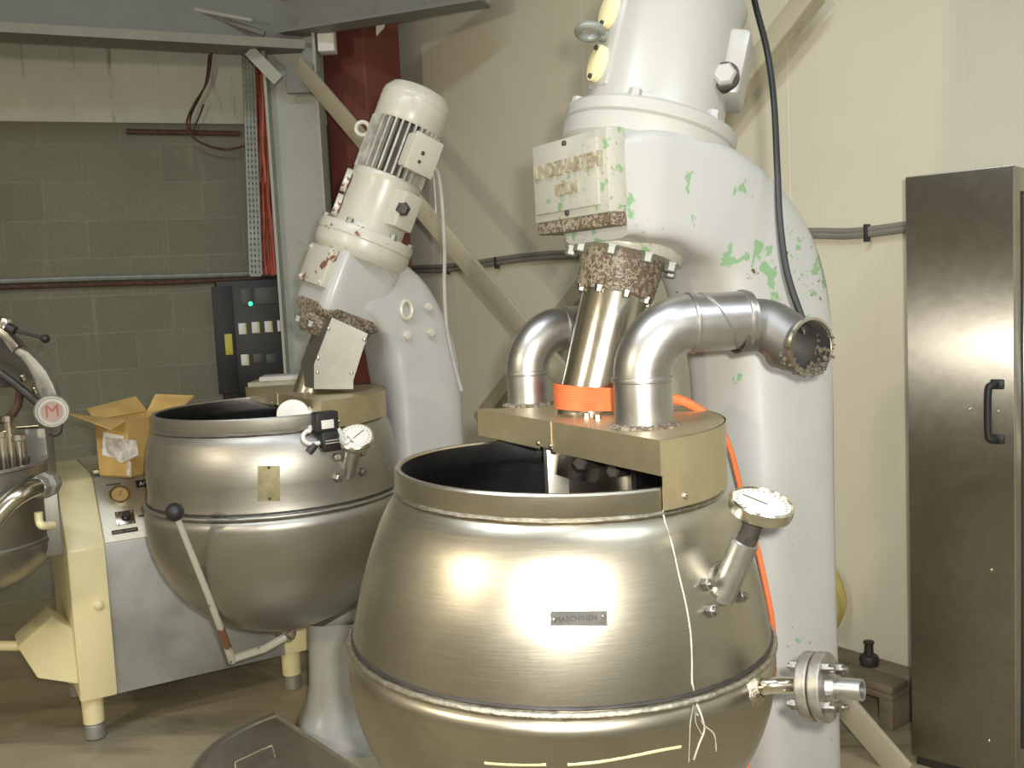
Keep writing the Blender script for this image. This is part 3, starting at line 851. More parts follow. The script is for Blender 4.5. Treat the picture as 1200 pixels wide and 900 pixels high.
# ------------------------------------------------------------------ cover over half the kettle
def make_cover(c, left_px, right_px, ztop, zlow, fl, holes=()):
    K = c['K']; R = c['rim'] + .006; root = c['root']
    aL = c['chord'][0]; aR = c['chord'][1]                    # azimuths on the rim, chord right -> left
    n = 28
    arc = [V((K.x + R * math.cos(aR + (aL - aR) * i / n), K.y + R * math.sin(aR + (aL - aR) * i / n), 0)) for i in range(n + 1)]
    e0 = arc[0]; e1 = arc[-1]; out = (e0 + e1) / 2
    fn = -UD
    o0 = e0 + fn * .003; o1 = e1 + (e1 - e0).normalized() * .03 + fn * .003
    plan = [o0] + arc[1:-1] + [o1]
    bm = B(); prism(bm, [p + V((0, 0, ztop - .003)) for p in plan], (0, 0, .003))
    cv = obj('kettle_cover', bm, M_cover, root, ang=30)
    # front flange
    d = (o1 - o0); L = d.length; M = axes(o0 + V((0, 0, ztop)), fn, d)     # x along chord, z outwards
    M = Matrix((d.normalized(), V((0, 0, 1)), fn)).transposed().to_4x4(); M.translation = o0 + V((0, 0, ztop))
    bm = B(); box(bm, (0, -fl, -.003), (L * .52, 0.0005, .001), M); box(bm, (L * .60, -fl, -.003), (L, 0.0005, .001), M); box(bm, (L * .52, -fl * .90, -.003), (L * .60, 0.0005, .003), M)
    obj('front_flange', bm, M_cover, cv, ang=30)
    bm = B()
    for q in (.525, .595): dome(bm, M @ V((L * q, -fl * .8, .003)), fn, .005, .003)
    pieces('flange_stud', bm, M_bolt, cv)
    # wall round the rim
    bm = B(); ro, ri = R, R - .0025
    m = 30; rows = []
    a_end = aR + (aL - aR) * .98
    for rr, z in ((ro, zlow), (ro, ztop), (ri, ztop), (ri, zlow)):
        rows.append([bm.verts.new((K.x + rr * math.cos(aR + (a_end - aR) * i / m), K.y + rr * math.sin(aR + (a_end - aR) * i / m), z)) for i in range(m + 1)])
    for q in range(4):
        A_, B_ = rows[q], rows[(q + 1) % 4]
        for i in range(m): bm.faces.new((A_[i], A_[i + 1], B_[i + 1], B_[i]))
    for i in (0, m): bm.faces.new([rows[q][i] for q in range(4)])
    obj('cover_wall', bm, M_cover, cv, ang=30)
    bm = B()
    for f in (.05, .45, .8):
        a_ = aR + (aL - aR) * f; n_ = V((math.cos(a_), math.sin(a_), 0)); dome(bm, V((K.x, K.y, 0)) + n_ * (R - .001) + V((0, 0, zlow + .018)), n_, .007, .005)
    pieces('wall_bolt', bm, M_chrome, cv)
    return cv, M, L
def az(K, p): return math.atan2(p.y - K.y, p.x - K.x)
ur = math.atan2(UD.y, UD.x)
c1['chord'] = (ur + math.radians(86), ur - math.radians(91))
cv1, _, _ = make_cover(c1, None, None, zr1 + .078, zr1 - .045, .062)
ZC = zr1 + .078
# elbow pipes
def elbow(root, name, pts, r, seams, m=M_pipe, th=.003, label=None):
    bm = B(); hollow_tube(bm, pts, r, th, 36); o = obj(name, bm, m, root, ang=40)
    if label: o['label'] = label
    for (p, d) in seams:
        M = axes(p, d); bm = B(); lathe(bm, [(r - .001, -.006), (r + .003, -.004), (r + .0035, 0), (r + .003, .004), (r - .001, .006), (r - .001, -.006)], M, 36); obj('pipe_seam', bm, m, o)
    return o
def arcpts(p, d0, d1, r, n=12):
    "quarter bend from p heading d0 to d1"
    d0, d1 = d0.normalized(), d1.normalized()
    c = p + d1 * r
    return [c - d1 * (r * math.cos(PI / 2 * k / n)) + d0 * (r * math.sin(PI / 2 * k / n)) for k in range(1, n + 1)]
UPZ = V((0, 0, 1))
# right pipe, towards the viewer's right, with a broken open end
e0 = G(755, 499, ZC); rP = .056
h0 = P(757, 442, e0.y); e_dir = (P(880, 388, e0.y + .02) - P(815, 386, e0.y)).normalized()
v0 = e0 + UPZ * (h0.z - e0.z)
e_dir.z = 0; e_dir.normalize()
bend = arcpts(v0, UPZ, e_dir, .098)
r1pts = [e0, e0 + UPZ * .03, v0] + bend
p1 = bend[-1]
seamA = p1 + e_dir * .012
p2 = P(881, 390, p1.y + .01); p2 = p1 + e_dir * (p2 - p1).dot(e_dir)
r1pts += [seamA, p1.lerp(p2, .6), p2]
ep1 = elbow(m1, 'elbow_pipe', r1pts, rP, [(v0 - UPZ * .003, UPZ), (p1, e_dir), (p2 - e_dir * .012, e_dir)], label='steel elbow pipe on the right')
# wound seam lines
bm = B(); q0 = p1.lerp(p2, .18); up_ = UPZ; sd = e_dir.cross(UPZ)
tube(bm, [p1 + (p2 - p1) * (.15 + .55 * k / 14) + (up_ * math.cos(.1 + 2.6 * k / 14) - -sd * math.sin(.1 + 2.6 * k / 14) * (1 if sd.y < 0 else -1)) * (rP + .001) for k in range(15)], .0022, 6); obj('spiral_seam', bm, M_pipe, ep1)
# outer piece with open end
d3 = V((.80, -.60, -.02)).normalized()
s0 = p2 + e_dir * -.03 + V((0, 0, -.016)); s1 = s0 + e_dir * .05
s2 = P(950, 406, p2.y - .070)
mid = s1.lerp(s2, .35) 
s0 = p2 - e_dir * .014 + V((0, 0, -.010)); s0 = p2 - e_dir * .03 + V((0, 0, -.014)); de = V((.47, -.88, -.03)).normalized(); op = crom([s0, s0 + e_dir * .065, s2 - de * .035, s2], 8)
bm = B(); b2 = B(); hollow_tube(b2, op, .0515, .003, 36); merge(bm, b2)
oe = obj('outlet_pipe', bm, M_pipe_dark, ep1, ang=40); oe['label'] = 'open pipe end caked with residue'
bm = B(); lathe(bm, [(.050, -.004), (.0545, -.004), (.0550, .004), (.050, .005), (.050, -.004)], axes(s2, de), 36); obj('outlet_rim', bm, M_chrome, oe)
bm = B(); lathe(bm, [(.047, -.075), (.0496, -.075), (.0496, -.060), (.047, -.060), (.047, -.075)], axes(s2, de), 36); obj('inner_ring', bm, M_pipe, oe)
# residue hanging in the outlet
bm = B()
Mx = axes(s2, de, V((0, 0, -1)))
for k in range(150):
    a = random.gauss(0.3, .8); rr = .051 + random.uniform(-.005, .003)
    p = Mx @ V((rr * math.cos(a), rr * math.sin(a), random.uniform(-.035, .010)))
    bmesh.ops.create_icosphere(bm, subdivisions=1, radius=random.uniform(.002, .006), matrix=Matrix.Translation(p) @ Matrix.Rotation(random.random() * 6, 4, 'X') @ Matrix.Diagonal((1, random.uniform(.4, 1.3), random.uniform(.5, 1.6), 1)))
M_resid = simple('caked_residue', (.10, .085, .06), .8, 0, .5, 60)
obj('residue_crust', bm, M_resid, oe, ang=50)['kind'] = 'stuff'
# left pipe, turning away behind the shaft
f0 = G(620, 474, ZC); rL = .050
vL = V((f0.x, f0.y, P(620, 435, f0.y).z))
dL = V((.93, .37, 0)).normalized()
bendL = arcpts(vL, UPZ, dL, .098)
pL = bendL[-1]; pL2 = pL + dL * .16
ep2 = elbow(m1, 'elbow_pipe', [f0, f0 + UPZ * .02, vL] + bendL + [pL + dL * .03, pL2], rL, [(vL - UPZ * .003, UPZ), (pL, dL)], label='dented steel elbow pipe on the left')
# base collars where the pipes meet the cover
for p, r in ((e0, rP), (f0, rL)):
    bm = B(); lathe(bm, [(r - .004, 0), (r + .014, 0), (r + .012, .003), (r + .001, .007), (r - .004, .007), (r - .004, 0)], axes(p, UPZ), 36, wob=.0012); obj('pipe_collar', bm, M_corroded, m1, ang=50)
bm = B()
for px, py in ((655, 481), (668, 484), (687, 489), (700, 491)): hexbolt(bm, G(px, py, ZC), UPZ, .008, .009)
pieces('cover_bolt', bm, M_chrome, m1)
# stirring tool seen inside
S1 = c1['S']
bm = B()
ta = P(652, 535, 2.12); 
tl = V((ta.x, ta.y, .62)); 
box(bm, (-.026, -.012, 0), (.026, .012, ZC - .004 - .62), Matrix.Translation(tl) @ Matrix.Rotation(.3, 4, 'Z'), .003); obj('scraper_arm', bm, M_kettle_dull, m1)
bm = B(); tb = P(700, 540, 2.03)
sec = []
for k in range(13):
    a = -1.1 + 2.2 * k / 12
    sec.append((math.cos(a) * .16, math.sin(a) * .16))
pts = [V((K1.x, K1.y, 0)) + UD * .02 + UD.normalized() * x * .9 + VD * y for x, y in sec]
prism(bm, [p + V((0, 0, .95)) for p in pts] + [p + UD * -.012 + V((0, 0, .95)) for p in reversed(pts)], (0, 0, .20)); obj('stirring_blade', bm, M_chrome, m1)
bm = B()
for px, py in ((680, 543), (718, 552)):
    p = P(px, py, 1.93); M = axes(p, V((-.5, -.85, .1)))
    lathe(bm, [(0, -.1), (.016, -.1), (.016, 0), (.012, .004), (0, .004)], M, 6)
pieces('blade_bolt', bm, M_dark, m1)
# ------------------------------------------------------------------ fittings on the kettle wall
def on_plate(S, bm, x0, y0, x1, y1, th, nx=8, ny=4):
    "curved plate laid on the kettle between two photo corners"
    g0 = [[S.hit(x0 + (x1 - x0) * i / nx, y0 + (y1 - y0) * j / ny) for i in range(nx + 1)] for j in range(ny + 1)]
    lo = [[bm.verts.new(q - S.normal(q) * .002) for q in r] for r in g0]; hi = [[bm.verts.new(q + S.normal(q) * th) for q in r] for r in g0]
    for j in range(ny):
        for i in range(nx):
            bm.faces.new((hi[j][i], hi[j][i + 1], hi[j + 1][i + 1], hi[j + 1][i])); bm.faces.new((lo[j][i], lo[j + 1][i], lo[j + 1][i + 1], lo[j][i + 1]))
    for i in range(nx):
        bm.faces.new((hi[0][i], lo[0][i], lo[0][i + 1], hi[0][i + 1])); bm.faces.new((hi[ny][i], hi[ny][i + 1], lo[ny][i + 1], lo[ny][i]))
    for j in range(ny):
        bm.faces.new((hi[j][0], hi[j + 1][0], lo[j + 1][0], lo[j][0])); bm.faces.new((hi[j][nx], lo[j][nx], lo[j + 1][nx], hi[j + 1][nx]))
    return bm
bm = B(); on_plate(S1, bm, 645, 716, 711, 733, .003); npl = obj('nameplate', bm, M_grey_plate, m1); npl['label'] = 'small dull plate reading MASCHINEN'
q = S1.hit(675, 725); n_ = S1.normal(q); xr = V((0, 0, 1)).cross(n_).normalized()
M = Matrix((xr, n_.cross(xr), n_)).transposed().to_4x4(); M.translation = q + n_ * .0032
obj('lettering', text_bm('MASCHINEN', .0125, M, .0006), M_text, npl, ang=20)
bm = B()
for x, y in ((649, 726), (706, 722)): q = S1.hit(x, y); dome(bm, q + S1.normal(q) * .003, S1.normal(q), .003, .002)
pieces('plate_stud', bm, M_chrome, npl)
# residue run down the wall and weld along it
def run(S, pts, r, seg=5, jit=.0):
    out = []
    for x, y in pts:
        q = S.hit(x + random.uniform(-jit, jit), y)
        if q: out.append(q + S.normal(q) * .0006)
    return crom(out, 4)
bm = B()
tube(bm, run(S1, [(775, 586), (779, 612), (786, 640), (796, 672), (803, 705), (807, 740), (809, 770), (810, 795), (811, 802)], 0, jit=2.0), .0015, 6, flat=.5)
tube(bm, run(S1, [(810, 800), (814, 820), (820, 838), (824, 855), (820, 872), (812, 890)], 0, jit=2), .0018, 6, flat=.5)
tube(bm, run(S1, [(813, 815), (810, 845), (808, 865), (806, 893)], 0, jit=2), .0014, 6, flat=.5)
tube(bm, run(S1, [(818, 836), (826, 850), (836, 860), (840, 880)], 0, jit=2), .0012, 6, flat=.5)
tube(bm, run(S1, [(815, 826), (816, 845), (823, 862)], 0, jit=2), .0012, 6, flat=.5)
obj('dried_run', bm, M_drip, c1['kettle'], ang=60)['label'] = 'pale dried run down the kettle side'
bm = B()
tube(bm, run(S1, [(568, 894), (600, 896), (640, 896)], 0), .0026, 6, flat=.5)
tube(bm, run(S1, [(665, 896), (700, 893), (740, 886), (775, 879), (798, 875)], 0), .0026, 6, flat=.5)
M_paintmark = simple('yellow_paint_mark', (.66, .60, .32), .6)
obj('paint_stroke', bm, M_paintmark, c1['kettle'], ang=60)
# thermometer
q = S1.hit(848, 694)
tp1 = P(866, 652, q.y - .02); tp2 = P(892, 592, q.y - .035)
dT = (tp2 - q).normalized()
base = q - S1.normal(q) * .02
th_ = B(); cyl(th_, q - dT * .014, P(874, 634, q.y - .022), .0235, None, 28, .002); th = obj('thermometer', th_, M_pipe, m1); th['label'] = 'dial thermometer in a slanted pocket'
bm = B(); a_ = P(872, 640, q.y - .02); cyl(bm, a_, P(884, 611, q.y - .03), .017, None, 24, .002); cyl(bm, a_, a_ + dT * .022, .0195, None, 6); obj('stem', bm, M_dark, th)
dn = (dT * .80 + V((.0, -.30, .85))).normalized()
MT = axes(tp2 , dn)
bm = B(); lathe(bm, [(0, -.020), (.040, -.020), (.0535, -.014), (.0555, -.006), (.0555, .006), (.0515, .009), (.0495, .004), (0, .004)], MT, 48); obj('dial_case', bm, M_chrome, th)
bm = B(); lathe(bm, [(0, .0045), (.0495, .0045), (.0495, .0055), (0, .0055)], MT, 48); df = obj('dial_face', bm, M_ivory, th)
bm = B()
for k in range(20):
    a = -2.2 + 4.4 * k / 19 ; 
    box(bm, (-.0006, .040, .0056), (.0006, .046, .0062), MT @ Matrix.Rotation(a, 4, 'Z'))
box(bm, (-.0012, -.01, .0057), (.0012, .036, .0066), MT @ Matrix.Rotation(.9, 4, 'Z'))
obj('dial_marks', bm, M_dark, th)
bm = B(); rw = []
nq = S1.normal(q); xq = UPZ.cross(nq).normalized(); yq = nq.cross(xq)
tube(bm, [S1.hit(848 + 17 * math.cos(t * 2 * PI / 16), 680 + 22 * math.sin(t * 2 * PI / 16)) for t in range(5, 15)], .004, 6); obj('pocket_weld', bm, M_weld, th)
for x, y in ((826, 685), (831, 716), (865, 699)):
    p = S1.hit(x, y); bm = B(); hexbolt(bm, p, S1.normal(p), .011, .011); lathe(bm, [(0, 0), (.0065, 0), (.0065, .019), (0, .019)], axes(p, S1.normal(p)), 12); obj('kettle_bolt', bm, M_bolt, m1)
# flanged steam pipe
q = S1.hit(886, 806)
n_ = S1.normal(q)
pa_ = q - n_ * .03; pb_ = P(905, 803, q.y - .02); pc_ = P(948, 803, q.y - .022)
bm = B(); tube(bm, crom([pa_, q + n_ * .004, pb_, pc_], 6), .0145, 20); sp = obj('steam_pipe', bm, M_chrome, m1)
bm = B(); lathe(bm, [(.014, .0), (.032, -.004), (.024, .006), (.016, .012), (.014, .0)], axes(q, n_), 24, wob=.0015); obj('pipe_weld', bm, M_weld, sp)
dF = (P(1000, 808, q.y - .075) - P(938, 803, q.y - .02)).normalized()
def fl(x, y, yy, th):
    p = P(x, y, yy); bm = B(); lathe(bm, [(.012, -th), (.058, -th), (.060, -th + .003), (.060, th - .003), (.058, th), (.012, th), (.012, -th)], axes(p, dF), 40); return p, bm
pf1, bm = fl(951, 804, q.y - .028, .010); obj('pipe_flange', bm, M_flange, sp)
pf2, bm = fl(966, 805, q.y - .042, .010); obj('pipe_flange', bm, M_flange, sp)
bm = B(); lathe(bm, [(.0, -.003), (.05, -.003), (.05, .003), (.0, .003)], axes(pf1.lerp(pf2, .5), dF), 32); obj('gasket', bm, M_dark, sp)
bm = B(); cyl(bm, pf2, pf2 + dF * .022, .030, .022, 28); b2 = B(); hollow_tube(b2, [pf2 + dF * .015, pf2 + dF * .066], .0185, .004, 28); merge(bm, b2); obj('pipe_stub', bm, M_pipe, sp)
for k in range(4):
    a = 2 * PI * k / 4 + .6; Mf = axes(pf1, dF); p = pf1 + (Mf.to_3x3() @ V((math.cos(a), math.sin(a), 0))) * .045
    bm = B(); cyl(bm, p - dF * .024, p - dF * .008, .010, None, 6); L2 = (pf2 - pf1).length; cyl(bm, p - dF * .03, p + dF * (L2 + .03), .0055, None, 10); cyl(bm, p + dF * (L2 + .008), p + dF * (L2 + .022), .010, None, 6)
    obj('flange_bolt', bm, M_bolt, sp)

# ------------------------------------------------------------------ smaller-looking mixer (behind)
Q2 = .95
def P2(x, y, d): return P(x, y, d * Q2)
def Z2(z): return H + (z - H) * Q2
K2 = P2(317, 474, 3.38)
zs2, zr2 = Z2(.815), Z2(1.16)
up2 = [(r * Q2, Z2(z)) for r, z in [(.420, .90), (.423, .95), (.421, 1.00), (.414, 1.04), (.404, 1.075), (.393, 1.10)]]
o2, i2 = kettle_profiles(.438 * Q2, .390 * Q2, zr2, zs2, .435 * Q2, .045 * Q2, up2, .426 * Q2)
c2 = dict(name='kettle_mixer', label='dull grey kettle mixer with ribbed tilted motor, behind the larger mixer',
          K=K2, outer=o2, inner=i2, zs=zs2, zr=zr2, band=.045 * Q2, rim=.390 * Q2, R=.438 * Q2, sink=.426 * Q2, rs=Q2, mk=M_kettle_dull, mbody=M_paint2, mw=M_kettle_dull)
c2['col'] = V((K2.x, K2.y, 0)) + UD * .560 * Q2
c2['front'] = P2(408, 325, 3.515)
hl = V((c2['front'].x - c2['col'].x, c2['front'].y - c2['col'].y, 0)).length
c2['path'] = [(0, 0), (0, .5), (0, .95), (0.0, 1.15), (.010, 1.28), (.040, 1.39), (.09, Z2(1.475)), (.15, Z2(1.535)), (.21, Z2(1.575)), (hl, Z2(1.60))]
c2['widths'] = [(0, .135, .135), (.5, .135, .135), (.62, .135, .130), (.75, .14, .128), (.86, .125, .12), (.95, .118, .115), (1.0, .108, .105)]
c2['ztwist'] = (1.15, 1.45)
c2['axA'] = P2(366, 450, 3.48); c2['axB'] = P2(490, 113, 3.56)
m2 = make_mixer(c2)
axl = c2['ax_lathe']
axl('shaft_collar', [(.06, 398), (.105, 398), (.120, 391), (.128, 380), (.128, 366), (.11, 360), (0, 360)], M_corroded, wob=.002)
bm = B()
fN = (c2['hd'] - c2['ax'] * c2['hd'].dot(c2['ax'])).normalized(); fS = c2['ax'].cross(fN)
hb_secs = [rrect(c2['Y'](yy), fN, fS, kk * .128 * Q2, kk * .122 * Q2, 56, 7.0) for yy, kk in ((374, .86), (370, .96), (364, 1.0), (340, 1.0), (310, 1.0), (298, .98))]
b_h = B(); loft(b_h, hb_secs); obj('head_casting', b_h, M_paint2, m2, ang=50)
for k in range(8): hexbolt(bm, ax_point(c2, 386, 2 * PI * k / 8 + .3, .118), -c2['ax'], .012, .014)
pieces('collar_bolt', bm, M_tray, m2)
b_h = B(); loft(b_h, [rrect(c2['Y'](yy), fN, fS, kk * .128 * Q2, kk * .122 * Q2, 56, 5.0) for yy, kk in ((377, .80), (376, .9), (371, 1.012), (363, 1.012))]); obj('rusted_edge', b_h, M_corroded, m2, ang=50)
axl('ring_flange', [(0, 305), (.150, 305), (.164, 300), (.170, 295), (.171, 286), (.167, 285), (.171, 284), (.171, 276), (.166, 273), (0, 273)], M_paint_rusty)
axl('gear_housing', [(0, 275), (.130, 275), (.124, 271), (.122, 266), (.120, 222), (.124, 218), (.124, 211), (.121, 209), (0, 209)], M_paint_clean)
axl('motor_body', [(0, 210), (.100, 210), (.100, 150), (0, 150)], M_dark)
bm = B()
for k in range(32):
    a = 2 * PI * k / 32; p, q = ax_point(c2, 209, a, .109), ax_point(c2, 150, a, .109); d = ax_dir(c2, a); L = (q - p).length
    box(bm, (-.0032, -.011, 0), (.0032, .011, L), axes(p, q - p, d.cross(c2['ax'])))
obj('cooling_fins', bm, M_fin, m2)
axl('motor_cap', [(.119, 150), (.123, 148), (.124, 126), (.122, 124), (.124, 122), (.120, 116), (.10, 108), (.06, 104), (0, 103), (0, 140), (.10, 140), (.119, 150)], M_paint_clean)
# terminal box on the motor
ta_ = math.radians(38)
M = axes(ax_point(c2, 178, ta_, .108), ax_dir(c2, ta_), c2['ax'])
bm = B(); box(bm, (-.062, -.052, 0), (.055, .052, .058), M, .012); tb = obj('terminal_box', bm, M_paint_clean, m2)
bm = B(); box(bm, (-.066, -.056, .054), (.059, .056, .066), M, .005); obj('box_lid', bm, M_paint_clean, tb)
bm = B(); dome(bm, M @ V((0, .01, .066)), M.to_3x3() @ V((0, 0, 1)), .007, .004); dome(bm, M @ V((-.03, .012, .066)), M.to_3x3() @ V((0, 0, 1)), .006, .004); pieces('lid_screw', bm, M_dark, tb)
# lifting eye and torque lug
pe = ax_point(c2, 168, math.radians(-88), .118); de_ = ax_dir(c2, math.radians(-88))
bm = B(); tube(bm, [pe + de_ * (.018 + .022 * math.cos(t * 2 * PI / 20)) + c2['ax'] * (.022 * math.sin(t * 2 * PI / 20)) for t in range(21)], .0075, 8); obj('lifting_eye', bm, M_paint_clean, m2)
lp = ax_point(c2, 240, math.radians(48), .122); ld = ax_dir(c2, math.radians(48))
M = axes(lp, ld, c2['ax'])
bm = B(); box(bm, (-.062, -.04, -.05), (.062, .04, .040), M, .008); lug = obj('torque_lug', bm, M_paint_clean, m2)
bm = B(); hexbolt(bm, lp + ld * .028 + ax_dir(c2, math.radians(-20)) * .034, ax_dir(c2, math.radians(-10)), .020, .014); obj('lug_bolt', bm, M_dark, lug)
for yy in (228, 257):
    q = ax_point(c2, yy, math.radians(-82), .121); bm = B(); oval(bm, q, ax_dir(c2, math.radians(-78)), c2['ax'], .042, .034, .014); obj('inspection_cover', bm, M_paint_rusty, m2)
bm = B()
for k in range(6): hexbolt(bm, ax_point(c2, 273, math.radians(-18 + 60 * k), .148), c2['ax'], .012, .014)
pieces('flange_bolt', bm, M_tray, m2)
# head end plate
pn = fN
c0 = c2['Y'](327) + fN * .128 * Q2
py_ = c2['ax']; px_ = py_.cross(pn).normalized()
lean = 0
fr2 = Matrix((px_, py_, pn)).transposed().to_4x4(); fr2.translation = c0; fr2 = fr2 @ Matrix.Rotation(lean, 4, 'Z')
bm = B(); box(bm, (-.084, -.062, -.02), (.084, .070, .022), fr2, .006); ep_ = obj('end_plate', bm, M_paint_rusty, m2)
bm = B()
for sx_ in (-1, 1):
    for sy_ in (-1, 1): dome(bm, fr2 @ V((sx_ * .07, sy_ * .052 + .004, .022)), pn, .008, .005)
pieces('plate_bolt', bm, M_paint_rusty, ep_)
# studs and cover on the casting flank
Rn = VD
def flank(px, py): return plane_hit(px, py, c2['col'] + VD * .132, VD)
for x, y, r in ((502, 360, .013), (505, 390, .013), (477, 393, .014)):
    p = flank(x, y); bm = B(); hexbolt(bm, p, VD, r, .012); obj('casting_stud', bm, M_paint_clean, m2)
p = flank(476, 363); bm = B(); Mq = axes(p, VD, UPZ)
tube(bm, [Mq @ V((.030 * math.cos(t * 2 * PI / 24), .020 * math.sin(t * 2 * PI / 24), 0.004)) for t in range(25)], .008, 8); obj('oval_boss', bm, M_paint_clean, m2)
# cover with sheet hood
c2['chord'] = (ur + math.radians(84), ur - math.radians(84))
cv2, _, _ = make_cover(c2, None, None, zr2 + .034, zr2 - .05, .045)
ZC2 = zr2 + .034
hA = G(361, 450, ZC2); hB = G(375, 453, ZC2)
yh = hB.y
# hood: front narrow face, flank facing the camera, sheared to follow the tilted axis
fA = P(355, 449, hB.y + .16); fB = P(375, 454, hB.y); fC = P(425, 452, hB.y + .02)
depth = V((-.05, .18, 0))
out_pts = [(367, 455), (363, 428), (372, 371), (433, 388), (420, 445), (424, 455)]
poly = [P2(x, y, 3.30) for x, y in ((368, 456), (368, 427), (389, 372), (431, 391), (414, 446), (414, 456))]
for q in poly:
    if q.z < ZC2 + .012: q.z = ZC2 + .002
bm = B(); prism(bm, poly, V((-.075, .16, 0))); hd_ = obj('shaft_hood', bm, M_hood, m2)
hd_['label'] = 'folded sheet metal hood round the shaft'
bm = B()
nH = V((-.07, -1, 0)).normalized()
for x, y in ((372, 436), (373, 420), (385, 385), (412, 437), (427, 398)): dome(bm, P2(x, y, 3.299), V((0, -1, 0)), .006, .004)
pieces('hood_stud', bm, M_chrome, hd_)
bm = B()
for x, y in ((388, 452), (394, 454)): hexbolt(bm, G(x, y, ZC2), UPZ, .010, .012)
pieces('cover_bolt', bm, M_chrome, m2)
for x, y in ((404, 451), (424, 450)):
    bm = B(); lathe(bm, [(0, 0), (.030, 0), (.030, .0015), (0, .0015)], axes(G(x, y, ZC2), UPZ), 24); obj('cover_hole', bm, M_dark, cv2)
# mixing shaft under the cover
axl('shaft_tube', [(0, 560), (.05, 560), (.055, 480), (.06, 395), (0, 395)], M_shaft)
S2 = c2['S']
# brass plate
bm = B(); on_plate(S2, bm, 302, 546, 328, 587, .003); pl2 = obj('brass_plate', bm, M_brass, m2); pl2['label'] = 'blank brass plate'
bm = B()
for x, y in ((315, 548), (316, 584)): q = S2.hit(x, y); dome(bm, q + S2.normal(q) * .003, S2.normal(q), .004, .002)
pieces('plate_stud', bm, M_dark, pl2)
# black position switch with cable
q = S2.hit(377, 505); n_ = S2.normal(q); n_.z = 0; n_.normalize(); q = q + n_ * .004; xr = UPZ.cross(n_).normalized(); M = Matrix((xr, n_.cross(xr), n_)).transposed().to_4x4(); M.translation = q
bm = B(); box(bm, (-.034, .0, -.004), (.040, .060, .035), M, .006); box(bm, (-.022, -.058, -.004), (.042, .002, .045), M, .006); sw = obj('limit_switch', bm, M_black, m2)
bm = B(); box(bm, (-.018, .010, .034), (.022, .036, .0365), M, .001); obj('switch_label', bm, M_paper, sw)
for y0_ in (-.026, -.034):
    bm = B(); box(bm, (-.014, y0_, .044), (.030, y0_ + .003, .0458), M); obj('switch_label', bm, M_grey_cable, sw)
bm = B(); cyl(bm, M @ V((-.036, -.035, .02)), M @ V((-.058, -.055, .02)), .012); obj('cable_gland', bm, M_dark, sw)
bm = B(); a0_ = S2.hit(364, 480); n0 = S2.normal(a0_)
tube(bm, crom([a0_ + n0 * .015, S2.hit(364, 510) + n0 * .02, S2.hit(360, 517) + n0 * .03, S2.hit(356, 524) + n0 * .035, S2.hit(358, 531) + n0 * .035, S2.hit(368, 534) + n0 * .035, S2.hit(382, 531) + n0 * .04, S2.hit(396, 523) + n0 * .055, P2(404, 518, 2.97), P2(410, 515, 2.965)], 6), .0065, 8); obj('switch_cable', bm, M_white, sw)
# thermometer
q = S2.hit(409, 551); tp2 = P(417, 513, q.y - .055); dT = (tp2 - q).normalized()
bm = B(); cyl(bm, q - dT * .02, tp2, .020, .026, 24); th2 = obj('thermometer', bm, M_pipe, m2)
MT = axes(tp2, V((.05, -.62, .78)))
bm = B(); lathe(bm, [(0, -.02), (.040, -.02), (.050, -.014), (.0525, -.006), (.0525, .006), (.049, .009), (.047, .004), (0, .004)], MT, 40); obj('dial_case', bm, M_chrome, th2)
bm = B(); lathe(bm, [(0, .0045), (.047, .0045), (.047, .0055), (0, .0055)], MT, 40); obj('dial_face', bm, M_white, th2)
bm = B()
for k in range(18): box(bm, (-.0007, .037, .0056), (.0007, .043, .0062), MT @ Matrix.Rotation(-2.2 + 4.4 * k / 17, 4, 'Z'))
box(bm, (-.0012, -.01, .0057), (.0012, .034, .0066), MT @ Matrix.Rotation(-.7, 4, 'Z')); obj('dial_marks', bm, M_dark, th2)
for x, y in ((394, 536), (396, 560), (424, 553), (423, 530)):
    p = S2.hit(x, y)
    if p: bm = B(); hexbolt(bm, p, S2.normal(p), .013, .012); obj('kettle_bolt', bm, M_bolt, m2)
# drain and lever
db = V((K2.x, K2.y, zs2 - .435 * Q2))
bm = B(); cyl(bm, db + V((0, 0, .03)), db - V((0, 0, .045)), .034, .030, 24, .004); lathe(bm, [(0, -.05), (.026, -.05), (.026, -.035), (0, -.035)], axes(db, UPZ), 20); dr = obj('drain_valve', bm, M_corroded, m2)
dvp = db + V((0, -.02, -.035))
l1 = P(272, 772, K2.y - .12); l0 = P(310, 760, K2.y - .05)
bm = B(); tube(bm, [dvp, l0, l1], .014, 12); tube(bm, [l1 + V((0, 0, -.006)), P(262, 745, K2.y - .22), P(245, 700, K2.y - .34), P(208, 608, K2.y - .50)], .013, 12, rfun=lambda f: .0135 - .005 * f); lv = obj('drain_lever', bm, M_paint_rusty, m2)
bm = B(); bmesh.ops.create_uvsphere(bm, u_segments=24, v_segments=16, radius=.026, matrix=Matrix.Translation(P(205, 600, K2.y - .515))); obj('lever_knob', bm, M_black, lv)
